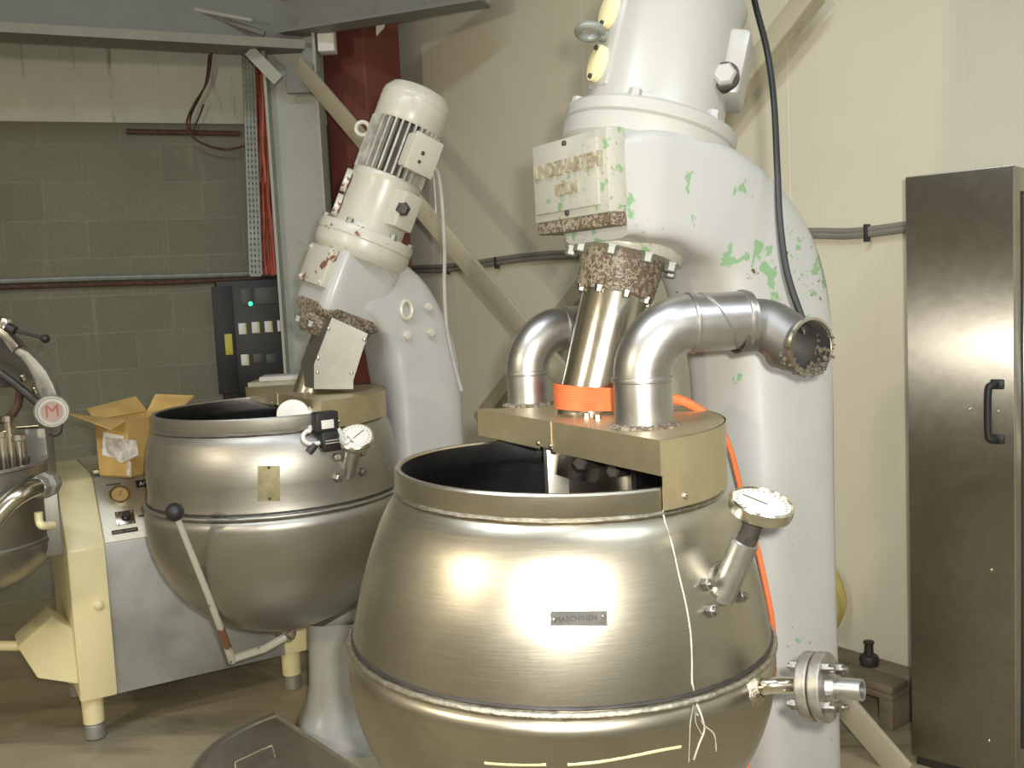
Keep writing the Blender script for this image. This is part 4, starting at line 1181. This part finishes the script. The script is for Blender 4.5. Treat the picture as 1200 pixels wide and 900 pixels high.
# pedestal at the kettle's right front
pt = P(415, 742, 3.36)
bm = B(); sc = []
zt = P(415, 741, 3.25).z
base = V((pt.x, pt.y, 0))
for z, a, b_, dx in ((0, .30, .23, .075), (.03, .295, .225, .07), (.07, .255, .195, .055), (.13, .205, .165, .03), (.20, .172, .147, .012), (.30, .155, .14, 0), (.42, .150, .138, 0), (zt - .03, .150, .138, 0), (zt, .140, .13, 0)):
    sc.append(rrect(base + V((dx, -.0, z)), V((1, .1, 0)).normalized(), V((-.1, 1, 0)).normalized(), a, b_, 48, 4.5))
loft(bm, sc); pd = obj('pedestal', bm, M_paint_base, m2, ang=50)
bm = B(); pp = [P(372, 738, 3.24), P(414, 714, 3.24), P(470, 694, 3.24), P(470, 740, 3.24), P(376, 745, 3.24)]
prism(bm, pp, (0, .26, 0)); obj('pedestal_cap', bm, M_paint_base, m2)
# rail from pedestal to column so the machine stands as one
bm = B(); box(bm, (-.10, 0, 0), (.10, (V((c2['col'].x, c2['col'].y, 0)) - base).length, .14), Matrix.Translation(base) @ Matrix.Rotation(math.atan2(-(c2['col'].x - base.x), c2['col'].y - base.y), 4, 'Z'), .02); obj('floor_frame', bm, M_paint2, m2)
# white scraper inside the kettle, leaning on the rim
bm = B(); sp_ = []
cc_ = P2(344, 500, 3.12)
for k in range(17):
    a = PI * k / 16; sp_.append(V((cc_.x + .05 * math.cos(a), cc_.y, P2(344, 476, 3.12).z - .025 + .045 * math.sin(a) * 1.0)))
sp_ = [V((cc_.x + .045, cc_.y, zr2 - .13))] + sp_ + [V((cc_.x - .055, cc_.y, zr2 - .13))]
prism(bm, sp_, (.0, .014, 0)); bevel_all(bm, .003)
obj('scraper_blade', bm, M_white, m2)['label'] = 'white plastic scraper blade in the kettle mouth'
# motor lead
tz = W[tb] @ V((-.03, .04, 0))
bm = B()
tube(bm, crom([P2(505, 192, 3.50), P2(513, 203, 3.50), P2(518, 235, 3.50), P2(521, 290, 3.52), P2(521, 340, 3.53), P2(524, 385, 3.54), P2(532, 425, 3.54), P2(541, 458, 3.54)], 8), .0065, 8)
tube(bm, crom([P2(505, 192, 3.51), P2(509, 215, 3.51), P2(511, 250, 3.51)], 6), .004, 6)
obj('motor_lead', bm, M_grey_cable, m2)
# ================================================================== cream tilting kettle stand on the left
A = G(112, 864); Bq = G(347, 805)
e3 = (Bq - A).normalized(); n3 = V((-e3.y, e3.x, 0))
O3 = A - n3 * .055
fr3 = Matrix((e3, n3, V((0, 0, 1)))).transposed().to_4x4(); fr3.translation = O3
def ml(px, py, off=0.0):
    q = fr3.inverted() @ plane_hit(px, py, O3 + n3 * off, n3); return q
s0 = ml(92, 800).x; s1 = ml(139, 816).x
zb3 = (ml(90, 826).z + ml(140, 814).z) / 2
zbend = (ml(77, 646).z + ml(121, 639).z) / 2
NT_ = .17
ztop = (ml(62, 566, NT_).z + ml(98, 561, NT_).z) / 2
s_end0 = ml(334, 750).x; s_end1 = ml(372, 750).x
m3 = thing('kettle_stand', 'cream enamelled kettle machine with grey cabinet and chrome pot at the left edge', 'machine', A, math.atan2(e3.y, e3.x))
def prof3(off=0.0, zb=None, dep=.60, top=0.0):
    zb = zb3 if zb is None else zb
    return [(off, zb), (off, zbend), (NT_ + off, ztop - top), (NT_ + .05 + off, ztop + .012 - top), (NT_ + .11 + off, ztop + .016 - top), (dep, ztop + .016 - top), (dep, zb)]
def slab3(name, a, b, m, pf, bev=.006):
    bm = B(); prism(bm, [V((a, n, z)) for n, z in pf], (b - a, 0, 0)); bevel_all(bm, bev); return obj(name, bm, m, m3, frame=fr3)
slab3('side_post', s0, s1, M_cream, prof3(0), .010)
slab3('side_post', s_end0, s_end1, M_cream, prof3(0), .010)
sv = slab3('cabinet_body', s1, s_end0, M_panel_grey, prof3(.012, top=.004), .002)
# sloped control panel
sl = math.atan2(NT_, ztop - zbend)
pz = V((0, math.sin(sl), math.cos(sl))); pnrm = V((0, -math.cos(sl), math.sin(sl)))
frc = fr3 @ (Matrix((V((1, 0, 0)), pz, pnrm)).transposed().to_4x4())
frc.translation = fr3 @ V((s1, .012, zbend))
lenp = math.hypot(NT_, ztop - zbend)
bm = B(); box(bm, (.002, .002, -.002), (s_end0 - s1 - .002, lenp - .004, .004), frc, .001); cpn = obj('control_panel', bm, M_panel_ss, m3)
nc = (frc.to_3x3() @ V((0, 0, 1)))
def cl_(px, py, off=.004):
    q = plane_hit(px, py, frc.translation + nc * off, nc); return q
def cuv(px, py): q = frc.inverted() @ cl_(px, py); return q.x, q.y
g = cl_(140, 582); rG = .037
bm = B(); lathe(bm, [(0, 0), (rG, 0), (rG, .012), (rG * .92, .020), (rG * .80, .020), (rG * .74, .010), (0, .010)], axes(g, nc), 36); ga = obj('pressure_gauge', bm, M_chrome, m3)
bm = B(); lathe(bm, [(0, .0105), (rG * .74, .0105), (rG * .74, .012), (0, .012)], axes(g, nc), 32); obj('gauge_face', bm, simple('yellowed_dial', (.75, .55, .24), .5), ga)
bm = B(); box(bm, (-.0012, -.004, .0122), (.0012, rG * .55, .0132), axes(g, nc, frc.to_3x3() @ V((1, 0, 0))) @ Matrix.Rotation(-.5, 4, 'Z')); obj('needle', bm, M_rustbar, ga)
k = cl_(146, 607); fx = frc.to_3x3() @ V((1, 0, 0))
Mk = axes(k, nc, fx)
bm = B(); box(bm, (-.030, -.028, 0), (.034, .028, .004), Mk, .002); kp = obj('knob_plate', bm, M_chrome, m3)
bm = B(); lathe(bm, [(0, .0), (.017, 0), (.017, .006), (.014, .008), (.0135, .028), (.011, .031), (0, .031)], axes(k + fx * .004, nc), 10); obj('control_knob', bm, M_black, kp)
bm = B()
for a in (-1, 1):
    for b_ in (-1, 1): dome(bm, Mk @ V((a * .024 + .002, b_ * .022, .004)), nc, .004, .003)
pieces('knob_screw', bm, M_bolt, kp)
def plaque(x0, y0, x1, y1, m, th=.003, name='name_strip'):
    a = cuv(x0, y1); b = cuv(x1, y0); bm = B(); box(bm, (a[0], min(a[1], b[1]) - .001, .003), (b[0], max(a[1], b[1]), .004 + th), frc, .001); return obj(name, bm, m, m3)
u0 = cuv(131, 625); u1 = cuv(162, 622)
bm = B(); box(bm, (u0[0], u0[1] - .007, .003), (u1[0], u0[1] + .009, .007), frc, .001); obj('name_strip', bm, M_dark, m3)
bm = B(); box(bm, (u0[0] + .006, u0[1] - .001, .0068), (u1[0] - .05, u0[1] + .003, .0076), frc); box(bm, (u1[0] - .042, u0[1] - .001, .0068), (u1[0] - .006, u0[1] + .003, .0076), frc); obj('strip_lettering', bm, M_brass, m3)
u0 = cuv(124, 569); bm = B(); box(bm, (u0[0], u0[1] - .002, .003), (u0[0] + .05, u0[1] + .003, .0055), frc); obj('name_strip', bm, M_grey_plate, m3)
u0 = cuv(162, 605); bm = B(); box(bm, (u0[0], u0[1] - .004, .003), (u0[0] + .026, u0[1] + .004, .0055), frc); obj('name_strip', bm, M_grey_plate, m3)
u0 = cuv(160, 571); u1 = cuv(176, 560)
bm = B(); box(bm, (u0[0], u0[1] - .004, .003), (u0[0] + .085, u0[1] + .026, .008), frc, .001); bl = obj('black_label', bm, M_black, m3); bl['label'] = 'black label reading AM'
obj('lettering', text_bm('AM', .022, frc @ Matrix.Translation(V((u0[0] + .026, u0[1] + .010, .0083))), .0004), M_white, bl, ang=20)
bm = B(); p = fr3 @ V((ml(120, 708).x - .012, -.002, ml(120, 708).z)); dome(bm, p, -n3, .018, .012); obj('post_button', bm, M_cream, m3)
# shelf plate on top
bm = B(); box(bm, (s1 + .004, NT_ + .02, ztop + .008), (s_end0 - .004, .60, ztop + .024), fr3, .004); obj('top_plate', bm, M_panel_ss, m3)
# feet
for sx_, nn in ((ml(112, 840).x, .055), (ml(347, 790).x, .055), (ml(112, 840).x, .52), (ml(347, 790).x, .52)):
    p = fr3 @ V((sx_, nn, 0)); bm = B()
    lathe(bm, [(0, .06), (.036, .06), (.038, zb3 + .03), (0, zb3 + .03)], Matrix.Translation(p), 24); ft = obj('leg', bm, M_cream, m3)
    bm = B(); lathe(bm, [(0, 0), (.030, 0), (.036, .006), (.034, .05), (.030, .054), (.030, .072), (0, .072)], Matrix.Translation(p), 24); obj('foot', bm, M_alu, ft)
# counterweight casting at lower left
yw = (fr3 @ V((s0, .02, 0))).y
pg = [P(61, 722, yw + .12), P(20, 758, yw + .06), P(44, 795, yw - .02), P(92, 802, yw - .0), P(92, 742, yw + .0)]
bm = B(); prism(bm, pg, n3 * .16); bevel_all(bm, .006); cw = obj('counterweight', bm, M_cream, m3); 
bm = B(); cyl(bm, P(-60, 756, yw + .12), P(26, 757, yw + .12), .018, None, 16); obj('foot_bar', bm, M_cream, m3)
# chrome pot at the frame's left edge
pc = P(-52, 600, 3.18); R3 = .285
zr3 = P(0, 548, 3.18).z; zc3 = P(0, 655, 3.0).z
prf = [(0, zc3 - R3 * .55)] + [(R3 * math.sin(PI / 2 * i / 14), zc3 - R3 * .55 * math.cos(PI / 2 * i / 14)) for i in range(1, 15)] + [(R3 + .004, zc3 + .006), (R3 + .004, zc3 + .016), (R3, zc3 + .022), (R3, zr3), (R3 + .012, zr3 + .006), (R3 + .010, zr3 + .014), (R3 - .014, zr3 + .012), (R3 - .014, zc3), (.02, zc3 - R3 * .5), (0, zc3 - R3 * .5)]
bm = B(); lathe(bm, prf, Matrix.Translation(V((pc.x, pc.y, 0))), 72); pot = obj('pot', bm, M_kettle_dull, m3)
bm = B()
q = P(40, 610, 3.12); 
box(bm, (-.06, -.02, -.14), (.035, .02, .09), Matrix.Translation(q + V((.0, .10, 0))) @ Matrix.Rotation(.35, 4, 'Z'), .004); obj('trunnion_bracket', bm, M_hood, m3)
bm = B(); cyl(bm, V((pc.x, pc.y + .02, q.z)), fr3 @ V((s0 + .01, .20, q.z)), .04, None, 24); obj('trunnion_shaft', bm, M_dark, m3)
# inlet pipe with union nut
bm = B(); tube(bm, crom([P(-30, 640, 2.98), P(-8, 612, 2.98), P(8, 592, 3.0), P(28, 577, 3.04), P(50, 569, 3.12), P(62, 566, 3.20)], 8), .030, 18); ip = obj('inlet_pipe', bm, M_chrome, m3)
for a, b_, r in ((P(42, 572, 3.09), P(50, 569, 3.12), .036), (P(51, 569, 3.12), P(58, 567, 3.16), .042)):
    bm = B(); cyl(bm, a, b_, r, None, 8, .003); obj('union_nut', bm, M_alu, ip)
bm = B(); pe_ = P(46, 611, 3.08); tube(bm, crom([pe_ + V((0, 0, .03)), pe_, P(50, 616, 3.08), P(62, 615, 3.12)], 5), .013, 12); obj('cream_elbow', bm, M_cream, m3)
# hinge arm, hub with red emblem, lid and lever
yh = 3.22
hub = P(61, 482, yh)
ha = V((.42, -.90, .02)).normalized()
bm = B(); lathe(bm, [(0, -.10), (.040, -.10), (.046, -.03), (.055, -.02), (.055, .012), (.050, .018), (.046, .018), (.044, .014), (0, .014)], axes(hub, ha), 40); hb = obj('hinge_hub', bm, M_alu, m3)
bm = B(); lathe(bm, [(0, .014), (.034, .014), (.034, .0165), (0, .0165)], axes(hub, ha), 32); em = obj('emblem', bm, simple('pinkish_grey_enamel', (.40, .28, .23), .5), hb); em['label'] = 'round emblem with a red letter'
Mh = axes(hub, ha, UPZ.cross(ha)); 
obj('emblem_mark', text_bm('M', .060, Mh @ Matrix.Translation(V((0, 0, .0166))), .0008), M_red_emblem, em, ang=20)
arm = [P(x, y, yh + .03) for x, y in ((68, 466), (62, 450), (54, 435), (44, 423), (33, 412), (21, 407), (15, 413), (24, 420), (32, 431), (38, 444), (43, 458), (48, 470))]
bm = B(); prism(bm, arm, V((-.02, .07, 0))); bevel_all(bm, .008); obj('hinge_arm', bm, M_alu, m3, ang=40)
arm2 = [P(x, y, yh + .04) for x, y in ((22, 406), (8, 388), (-12, 372), (-20, 380), (2, 398), (14, 414))]
bm = B(); prism(bm, arm2, V((-.01, .05, 0))); bevel_all(bm, .005); obj('clamp_arm', bm, M_bolt, m3)
bm = B(); cyl(bm, P(4, 384, yh + .02), P(8, 372, yh + .02), .028, .022, 20, .005); obj('clamp_nut', bm, M_chrome, m3)
bm = B(); cyl(bm, P(8, 383, yh), P(18, 388, yh), .016, None, 14, .002); cyl(bm, P(16, 387, yh), P(50, 396, yh - .01), .0055, None, 10); ll = obj('clamp_lever', bm, M_dark, m3)
bm = B(); bmesh.ops.create_uvsphere(bm, u_segments=20, v_segments=12, radius=.0145, matrix=Matrix.Translation(P(53, 397, yh - .01))); obj('lever_knob', bm, M_black, ll)
lc = P(-62, 392, yh + .10); ln = V((.62, -.10, .78)).normalized()
bm = B(); lathe(bm, [(0, -.05), (.10, -.042), (.22, -.02), (.295, .0), (.30, .008), (.295, .014), (.22, .004), (.10, -.02), (0, -.03)], axes(lc, ln), 56); ld_ = obj('pot_lid', bm, M_kettle_dull, m3)
bm = B(); tube(bm, crom([P(0, 437, yh + .02), P(20, 452, yh + .02), P(42, 470, yh + .02), P(52, 480, yh + .02)], 5), .014, 10); obj('lid_bracket', bm, M_dark, m3)
for x, y in ((28, 443), (42, 457)):
    bm = B(); cyl(bm, P(x, y + 3, yh), P(x - 3, y - 4, yh - .01), .010, None, 10, .002); obj('bracket_screw', bm, M_chrome, m3)
bm = B(); tube(bm, crom([P(24, 458, yh + .06), P(20, 478, yh + .06), P(8, 490, yh + .06), P(-14, 496, yh + .06)], 6), .013, 10); obj('brown_hose', bm, M_rustbar, m3)
# cylinders and fittings under the hub
for x, y0, y1, r in ((7, 508, 572, .022), (17, 490, 572, .014), (27, 512, 572, .016)):
    bm = B(); a = P(x, y1, 3.24); b_ = P(x - 2, y0, 3.24); b_.x = a.x; b_.y = a.y
    cyl(bm, a, b_, r, None, 20, .003); cyl(bm, b_ - V((0, 0, .012)), b_ + V((0, 0, .010)), r * 1.35, None, 8, .002); obj('lifting_cylinder', bm, M_chrome, m3)
bm = B(); cyl(bm, P(20, 501, 3.2), P(46, 499, 3.2), .006, None, 10); obj('link_rod', bm, M_chrome, m3)
q = P(47, 518, 3.36); bm = B(); box(bm, (-.035, -.03, ztop - q.z + .01), (.035, .03, .05), Matrix.Translation(q), .004); obj('hub_support', bm, M_alu, m3)
bm = B(); tube(bm, crom([P(73, 497, 3.2), P(71, 507, 3.2), P(64, 511, 3.2), P(58, 509, 3.2)], 5), .0035, 6); tube(bm, crom([P(34, 535, 3.2), P(33, 550, 3.2), P(35, 566, 3.2)], 4), .0035, 6); obj('loose_wire', bm, M_rubber, m3)

# ================================================================== carton on the stand
zt3 = ztop + .0245
cf = G(154, 560, zt3); cl3 = G(117, 552, zt3)
# push the box well onto the plate
sh = V((0, 0, 0))
dv = V((.42, .907, 0)).normalized(); du = V((-dv.y, dv.x, 0)); wl = .05
while proj(cf + du * wl)[0] > 117: wl += .001
cl3 = cf + du * wl
hcar = P(152, 493, cf.y).z - zt3
LR = .24
ctn = thing('cardboard_box', 'open brown cardboard box with taped white label on the cream kettle machine', 'box', cf)
t_ = .005
def panel(name, a, b, z0, z1, nrm, par=ctn, m=M_card):
    bm = B(); prism(bm, [a + V((0, 0, z0)), b + V((0, 0, z0)), b + V((0, 0, z1)), a + V((0, 0, z1))], nrm * t_); return obj(name, bm, m, par)
b0, b1 = V((cf.x, cf.y, 0)), V((cl3.x, cl3.y, 0)); b2_ = b1 + dv * LR; b3 = b0 + dv * LR
panel('side_panel', b0, b1, zt3, zt3 + hcar, dv)
panel('side_panel', b3, b2_, zt3, zt3 + hcar, -dv)
panel('side_panel', b0 + dv * t_, b3 - dv * t_, zt3, zt3 + hcar, du)
panel('side_panel', b1 + dv * t_, b2_ - dv * t_, zt3, zt3 + hcar, -du)
bm = B(); prism(bm, [b0 + V((0, 0, zt3)), b1 + V((0, 0, zt3)), b2_ + V((0, 0, zt3)), b3 + V((0, 0, zt3))], (0, 0, t_)); obj('bottom_panel', bm, M_card, ctn)
zt_ = V((0, 0, zt3 + hcar))
def flap(pts):
    n = (V(pts[1]) - V(pts[0])).cross(V(pts[2]) - V(pts[1])).normalized()
    bm = B(); prism(bm, pts, n * .004); return obj('flap', bm, M_card, ctn)
f1_ = -dv
flap([b0 + zt_, b1 + zt_, b1 + zt_ + f1_ * .03 + du * .09 + V((0, 0, .025)), b0 + zt_ + f1_ * .07 + V((0, 0, -.022))])
flap([b1 + zt_, b2_ + zt_, b2_ + zt_ + du * .05 + V((0, 0, .055)), b1 + zt_ + du * .07 + dv * .03 + V((0, 0, .035))])
flap([b3 + zt_, b2_ + zt_, b2_ + zt_ + dv * .05 + V((0, 0, .06)), b3 + zt_ + dv * .09 + V((0, 0, .05))])
fn_ = -dv
def cface(px, py): return plane_hit(px, py, cf - dv * .001, dv)
bm = B(); prism(bm, [cface(121, 506), cface(145, 511), cface(144, 539), cface(120, 533)], -dv * .001); obj('address_label', bm, M_paper, ctn)['label'] = 'white label'
bm = B()
g0 = [cface(123, 512), cface(160, 516), cface(163, 533), cface(143, 543), cface(126, 531)]
prism(bm, [p - dv * .0012 for p in g0], -dv * .0012); obj('tape_strip', bm, M_tape, ctn)
bm = B(); prism(bm, [cface(150, 540) - dv * .001, cface(154, 541) - dv * .001, cface(154, 559) - dv * .001, cface(149, 556) - dv * .001], -dv * .0012); obj('tape_strip', bm, M_tape, ctn)

# ================================================================== half round lid lying on the floor
zl = .085
a = G(322, 836, zl); c = G(412, 896, zl); p = G(223, 897, zl)
dch = (c - a).normalized(); pa2 = p - a
Rl = pa2.length_squared / (2 * pa2.dot(dch)) if pa2.dot(dch) > .02 else .36
Rl = min(max(Rl, .28), .46)
mC = a + dch * Rl; nl = V((-dch.y, dch.x, 0)); nl = nl if nl.dot(pa2) > 0 else -nl
lid = thing('half_round_lid', 'half-round dull steel kettle lid with wire handle lying on the floor', 'lid', (mC.x, mC.y, 0))
N = 40
arc = [V((mC.x, mC.y, 0)) + (dch * -math.cos(PI * i / N) + nl * math.sin(PI * i / N)) * Rl for i in range(N + 1)]
bm = B()
prof = [(0.0, .010), (0.0, zl + .006), (.012, zl + .010), (.026, zl + .004), (.030, zl - .002)]
cen = V((mC.x, mC.y, 0)) + nl * Rl * .38
rows = []
for off, z in prof: rows.append([bm.verts.new(q + (cen - q).normalized() * off + V((0, 0, z))) for q in arc])
for r0, r1 in zip(rows, rows[1:]):
    for i in range(N + 1):
        j = (i + 1) % (N + 1); bm.faces.new((r0[i], r0[j], r1[j], r1[i]))
ctr = bm.verts.new(cen + V((0, 0, zl + .004)))
for i in range(N + 1): bm.faces.new((rows[-1][i], rows[-1][(i + 1) % (N + 1)], ctr))
bm.faces.new(rows[0][::-1])
obj('lid_plate', bm, M_lid if False else brushed('lid_sheet_steel', (.50, .47, .39), .5, 0, .3, (.25, .21, .15), (6, 6, 6), False), lid, ang=30)
bm = B()
h1, h2, h3 = G(275, 893, zl + .04), G(318, 873, zl + .04), G(326, 888, zl + .004)
h0_ = G(275, 893, zl + .04); tube(bm, [h0_ - V((0, 0, .038)), h0_, h2, V((h2.x, h2.y, 0)) * 1 + V((.012, -.012, zl + .004))], .0045, 8); obj('wire_handle', bm, M_chrome, lid)
bm = B()
for i in range(5, 15, 2):
    q = arc[i]; n_ = (q - V((mC.x, mC.y, 0))).normalized(); dome(bm, q + V((0, 0, zl - .012)) - n_ * .001, n_, .008, .006)
pieces('rim_stud', bm, M_chrome, lid)

# ================================================================== locker on the right
FL = P(1064, 500, 2.90); FR = P(1188.5, 500, 2.71)
FL.z = FR.z = 0
el = (FR - FL); wl_ = el.length; el.normalize(); nl_ = V((-el.y, el.x, 0))
zT = (P(1064, 207, 2.90).z + P(1187, 193.5, 2.71).z) / 2
frL = Matrix((el, nl_, V((0, 0, 1)))).transposed().to_4x4(); frL.translation = FL
dpt = .29
lk = thing('steel_locker', 'tall brushed stainless steel cabinet with black pull handle at the right edge', 'cabinet', FL, math.atan2(el.y, el.x))
bm = B(); box(bm, (0, .02, .03), (wl_, dpt, zT), frL, .004); obj('body', bm, M_lock, lk)
bm = B(); box(bm, (0, 0, .03), (wl_, .0195, zT + .001), frL, .004); dr_ = obj('door', bm, M_lock, lk)
bm = B(); box(bm, (.01, .01, 0), (wl_ - .01, dpt - .01, .031), frL, .002); obj('plinth', bm, M_dark, lk)
bm = B(); box(bm, (wl_ - .001, .075, .10), (wl_ + .004, .083, zT - .07), frL); box(bm, (wl_ - .001, .075, zT - .075), (wl_ + .004, .28, zT - .067), frL); obj('side_seal', bm, M_gap, lk)
bm = B(); box(bm, (wl_ - .001, .086, .10), (wl_ + .006, .285, zT - .08), frL, .002); obj('side_panel', bm, M_lock, lk)
def lloc(px, py): q = frL.inverted() @ plane_hit(px, py, FL, nl_); return q
ht, hb_ = lloc(1164, 450), lloc(1164, 514)
hx = ht.x
bm = B()
tube(bm, crom([frL @ V((hx + .010, -.002, ht.z)), frL @ V((hx + .004, -.030, ht.z)), frL @ V((hx - .004, -.036, ht.z - .02)), frL @ V((hx - .004, -.036, hb_.z + .02)), frL @ V((hx + .004, -.030, hb_.z)), frL @ V((hx + .010, -.002, hb_.z))], 8), .010, 12, flat=1.0)
for zz in (ht.z, hb_.z): box(bm, (hx - .006, -.012, zz - .014), (hx + .030, .001, zz + .014), frL, .004)
obj('handle', bm, M_black, dr_)['label'] = 'black pull handle'
for x, y in ((1137, 479), (1170, 482), (1162, 668), (1159, 868)):
    q = lloc(x, y); bm = B(); dome(bm, frL @ V((q.x, -.0005, q.z)), -nl_, .005, .003); obj('door_screw', bm, M_chrome, dr_)

# ================================================================== corner behind the big mixer
c = G(1046, 858); 
frK = Matrix((dW, nWi, V((0, 0, 1)))).transposed().to_4x4(); frK.translation = c - nWi * 0
cr_ = thing('wooden_crate', 'small weathered wooden crate on the floor by the white wall', 'crate', c)
gap = (KC - c).dot(nWi)                                     # negative: distance back to the wall
back_ = gap + .02
zc_ = P(1046, 806, c.y).z
bm = B(); box(bm, (-.40, back_, zc_ - .05), (.0, 0, zc_ - .028), frK, .002); box(bm, (-.40, back_, zc_ - .026), (.0, back_ * .55, zc_), frK, .003); box(bm, (-.40, back_ * .5, zc_ - .026), (.0, 0, zc_), frK, .003); obj('top_board', bm, M_wood, cr_)
for xx in (-.40, -.05):
    bm = B(); box(bm, (xx, back_, 0), (xx + .05, 0, zc_ - .05), frK, .003); obj('end_block', bm, M_wood, cr_)
bm = B(); box(bm, (-.35, back_, .01), (-.05, back_ + .02, zc_ - .05), frK, .002); obj('back_board', bm, M_dark, cr_)
q = frK @ V((-.16, back_ * .6, zc_))
bm = B(); lathe(bm, [(0, .001), (.03, .001), (.034, .02), (.03, .035), (.016, .04), (.014, .075), (.018, .078), (.018, .085), (0, .085)], Matrix.Translation(q), 20); tag(obj('pipe_fitting', bm, M_dark), 'dark metal fitting lying on the wooden crate', 'fitting')
hc = onW(957, 698, .06)
bm = B()
for k in range(5):
    M = axes(hc + nWi * (.012 * k - .02) - V((0, 0, .004 * k)), nWi, UPZ); rr = .100 + random.uniform(-.006, .006)
    tube(bm, [M @ V((rr * math.cos(2 * PI * t / 40) * 1.25, rr * math.sin(2 * PI * t / 40), .003 * math.sin(t))) for t in range(41)], .010, 8)
hs = obj('hose_coil', bm, M_hose); tag(hs, 'yellow hose coil hanging on the white wall behind the large mixer', 'hose')
hk = hc + V((0, 0, .11))
bm = B(); tube(bm, [hk - nWi * .06, hk + nWi * .03, hk + nWi * .035 + V((0, 0, .03))], .006, 8); obj('hook', bm, M_dark, hs)

# ================================================================== strap and hanging cable
st = thing('ratchet_strap', 'orange webbing strap round the large mixer shaft, its tail hanging down the kettle side', 'strap', G(690, 488, ZC))
def ribbon(path, w0, w1, th=.003, n=8):
    pts = crom(path, n); bm = B(); secs = []
    for i, p in enumerate(pts):
        t = (pts[min(i + 1, len(pts) - 1)] - pts[max(i - 1, 0)]).normalized(); f = i / (len(pts) - 1)
        h = (UPZ - t * UPZ.dot(t)).normalized(); n_ = t.cross(h); w = w0 + (w1 - w0) * f
        secs.append([p + h * w / 2 + n_ * th / 2, p - h * w / 2 + n_ * th / 2, p - h * w / 2 - n_ * th / 2, p + h * w / 2 - n_ * th / 2])
    loft(bm, secs); return bm
bpts = [P(690, 462, 2.27), P(664, 463, 2.24), P(650, 464, 2.13), P(655, 465, 2.065), P(676, 467, 2.035), P(700, 468, 2.045), P(722, 468, 2.05), P(755, 466, 2.05), P(783, 468, 2.06)]
bm = ribbon(bpts, .058, .045, .004); obj('strap_band', bm, M_strap, st, ang=40)
cpts = [P(781, 467, 2.06), P(800, 470, 2.055), P(818, 479, 2.05), P(833, 489, 2.055), P(846, 503, 2.06), P(857, 530, 2.06), P(866, 565, 2.06), P(876, 605, 2.06), P(888, 645, 2.05), P(898, 690, 2.04), P(905, 728, 2.04), P(906, 770, 2.06), P(897, 830, 2.06), P(880, 880, 2.04), P(868, 925, 2.0), P(862, 975, 1.98), V((P(862, 975, 1.98).x, 1.97, .05)), V((P(862, 975, 1.98).x - .05, 1.93, .012)), V((P(862, 975, 1.98).x - .18, 1.86, .012))]
bm = B(); tube(bm, crom(cpts, 8), .006, 8, rfun=lambda f: .012 - .006 * min(1, f * 4) + (.006 if .62 < f < .72 else 0) + (.009 if f > .80 else 0)); obj('strap_tail', bm, M_strap, st)
bm = B(); tube(bm, crom([P(870, -70, 2.35), P(884, 0, 2.30), P(899, 60, 2.24), P(907, 120, 2.18), P(911, 200, 2.09), P(914, 260, 2.04), P(922, 318, 2.0), P(938, 368, 1.97), P(948, 392, 1.955)], 10), .0072, 12)
tag(obj('power_cable', bm, M_rubber), 'thick black cable hanging beside the large mixer column down to the pipe end', 'cable')

# ================================================================== light, camera
def point(name, loc, power, col, rad):
    l = D.lights.new(name, 'POINT'); l.energy = power; l.color = col; l.shadow_soft_size = rad
    o = D.objects.new(name, l); COL.objects.link(o); o.location = loc; return o
def area(name, loc, aim, power, col, sx, sy):
    l = D.lights.new(name, 'AREA'); l.shape = 'RECTANGLE'; l.size = sx; l.size_y = sy; l.energy = power; l.color = col
    o = D.objects.new(name, l); COL.objects.link(o); o.location = loc
    o.rotation_euler = (V(aim) - V(loc)).to_track_quat('-Z', 'Y').to_euler(); return o
def spot(name, loc, aim, power, col, rad, size, blend):
    l = D.lights.new(name, 'SPOT'); l.energy = power; l.color = col; l.shadow_soft_size = rad; l.spot_size = math.radians(size); l.spot_blend = blend
    o = D.objects.new(name, l); COL.objects.link(o); o.location = loc
    o.rotation_euler = (V(aim) - V(loc)).to_track_quat('-Z', 'Y').to_euler(); return o
spot('camera_flash', (.07, -.02, H + .07), P(680, 510, 3.0), 235, (1.0, .96, .87), .03, 95, 1.0)
area('cool_ceiling_fill', (-1.0, .6, CEIL - .05), (-1.0, .6, 0), 95, (.80, .90, 1.0), 2.4, .25)  # added cool fills for ambient light and metal reflections, no lamps known there
area('cool_ceiling_fill', (2.2, -.6, CEIL - .05), (2.2, -.6, 0), 95, (.80, .90, 1.0), 2.4, .25)  # second added cool fill
point('hanging_lamp', (-3.0, -.2, 2.4), 140, (1.0, .88, .66), .12)
w = D.worlds.new('World'); bpy.context.scene.world = w; w.use_nodes = True
w.node_tree.nodes['Background'].inputs[0].default_value = (.5, .55, .6, 1); w.node_tree.nodes['Background'].inputs[1].default_value = .3

cam = D.cameras.new('camera'); cam.sensor_width = 36; cam.sensor_fit = 'HORIZONTAL'; cam.lens = 36 * FPX / 1200; cam.clip_start = .02
co = D.objects.new('camera', cam); COL.objects.link(co)
Mc = Matrix((Rt, Up, -Fw)).transposed().to_4x4(); Mc.translation = CAM; co.matrix_world = Mc
sc_ = bpy.context.scene; sc_.camera = co
vs = sc_.view_settings; vs.view_transform = 'Standard'; vs.look = 'None'; vs.gamma = 1; vs.exposure = 0
vs.use_curve_mapping = False
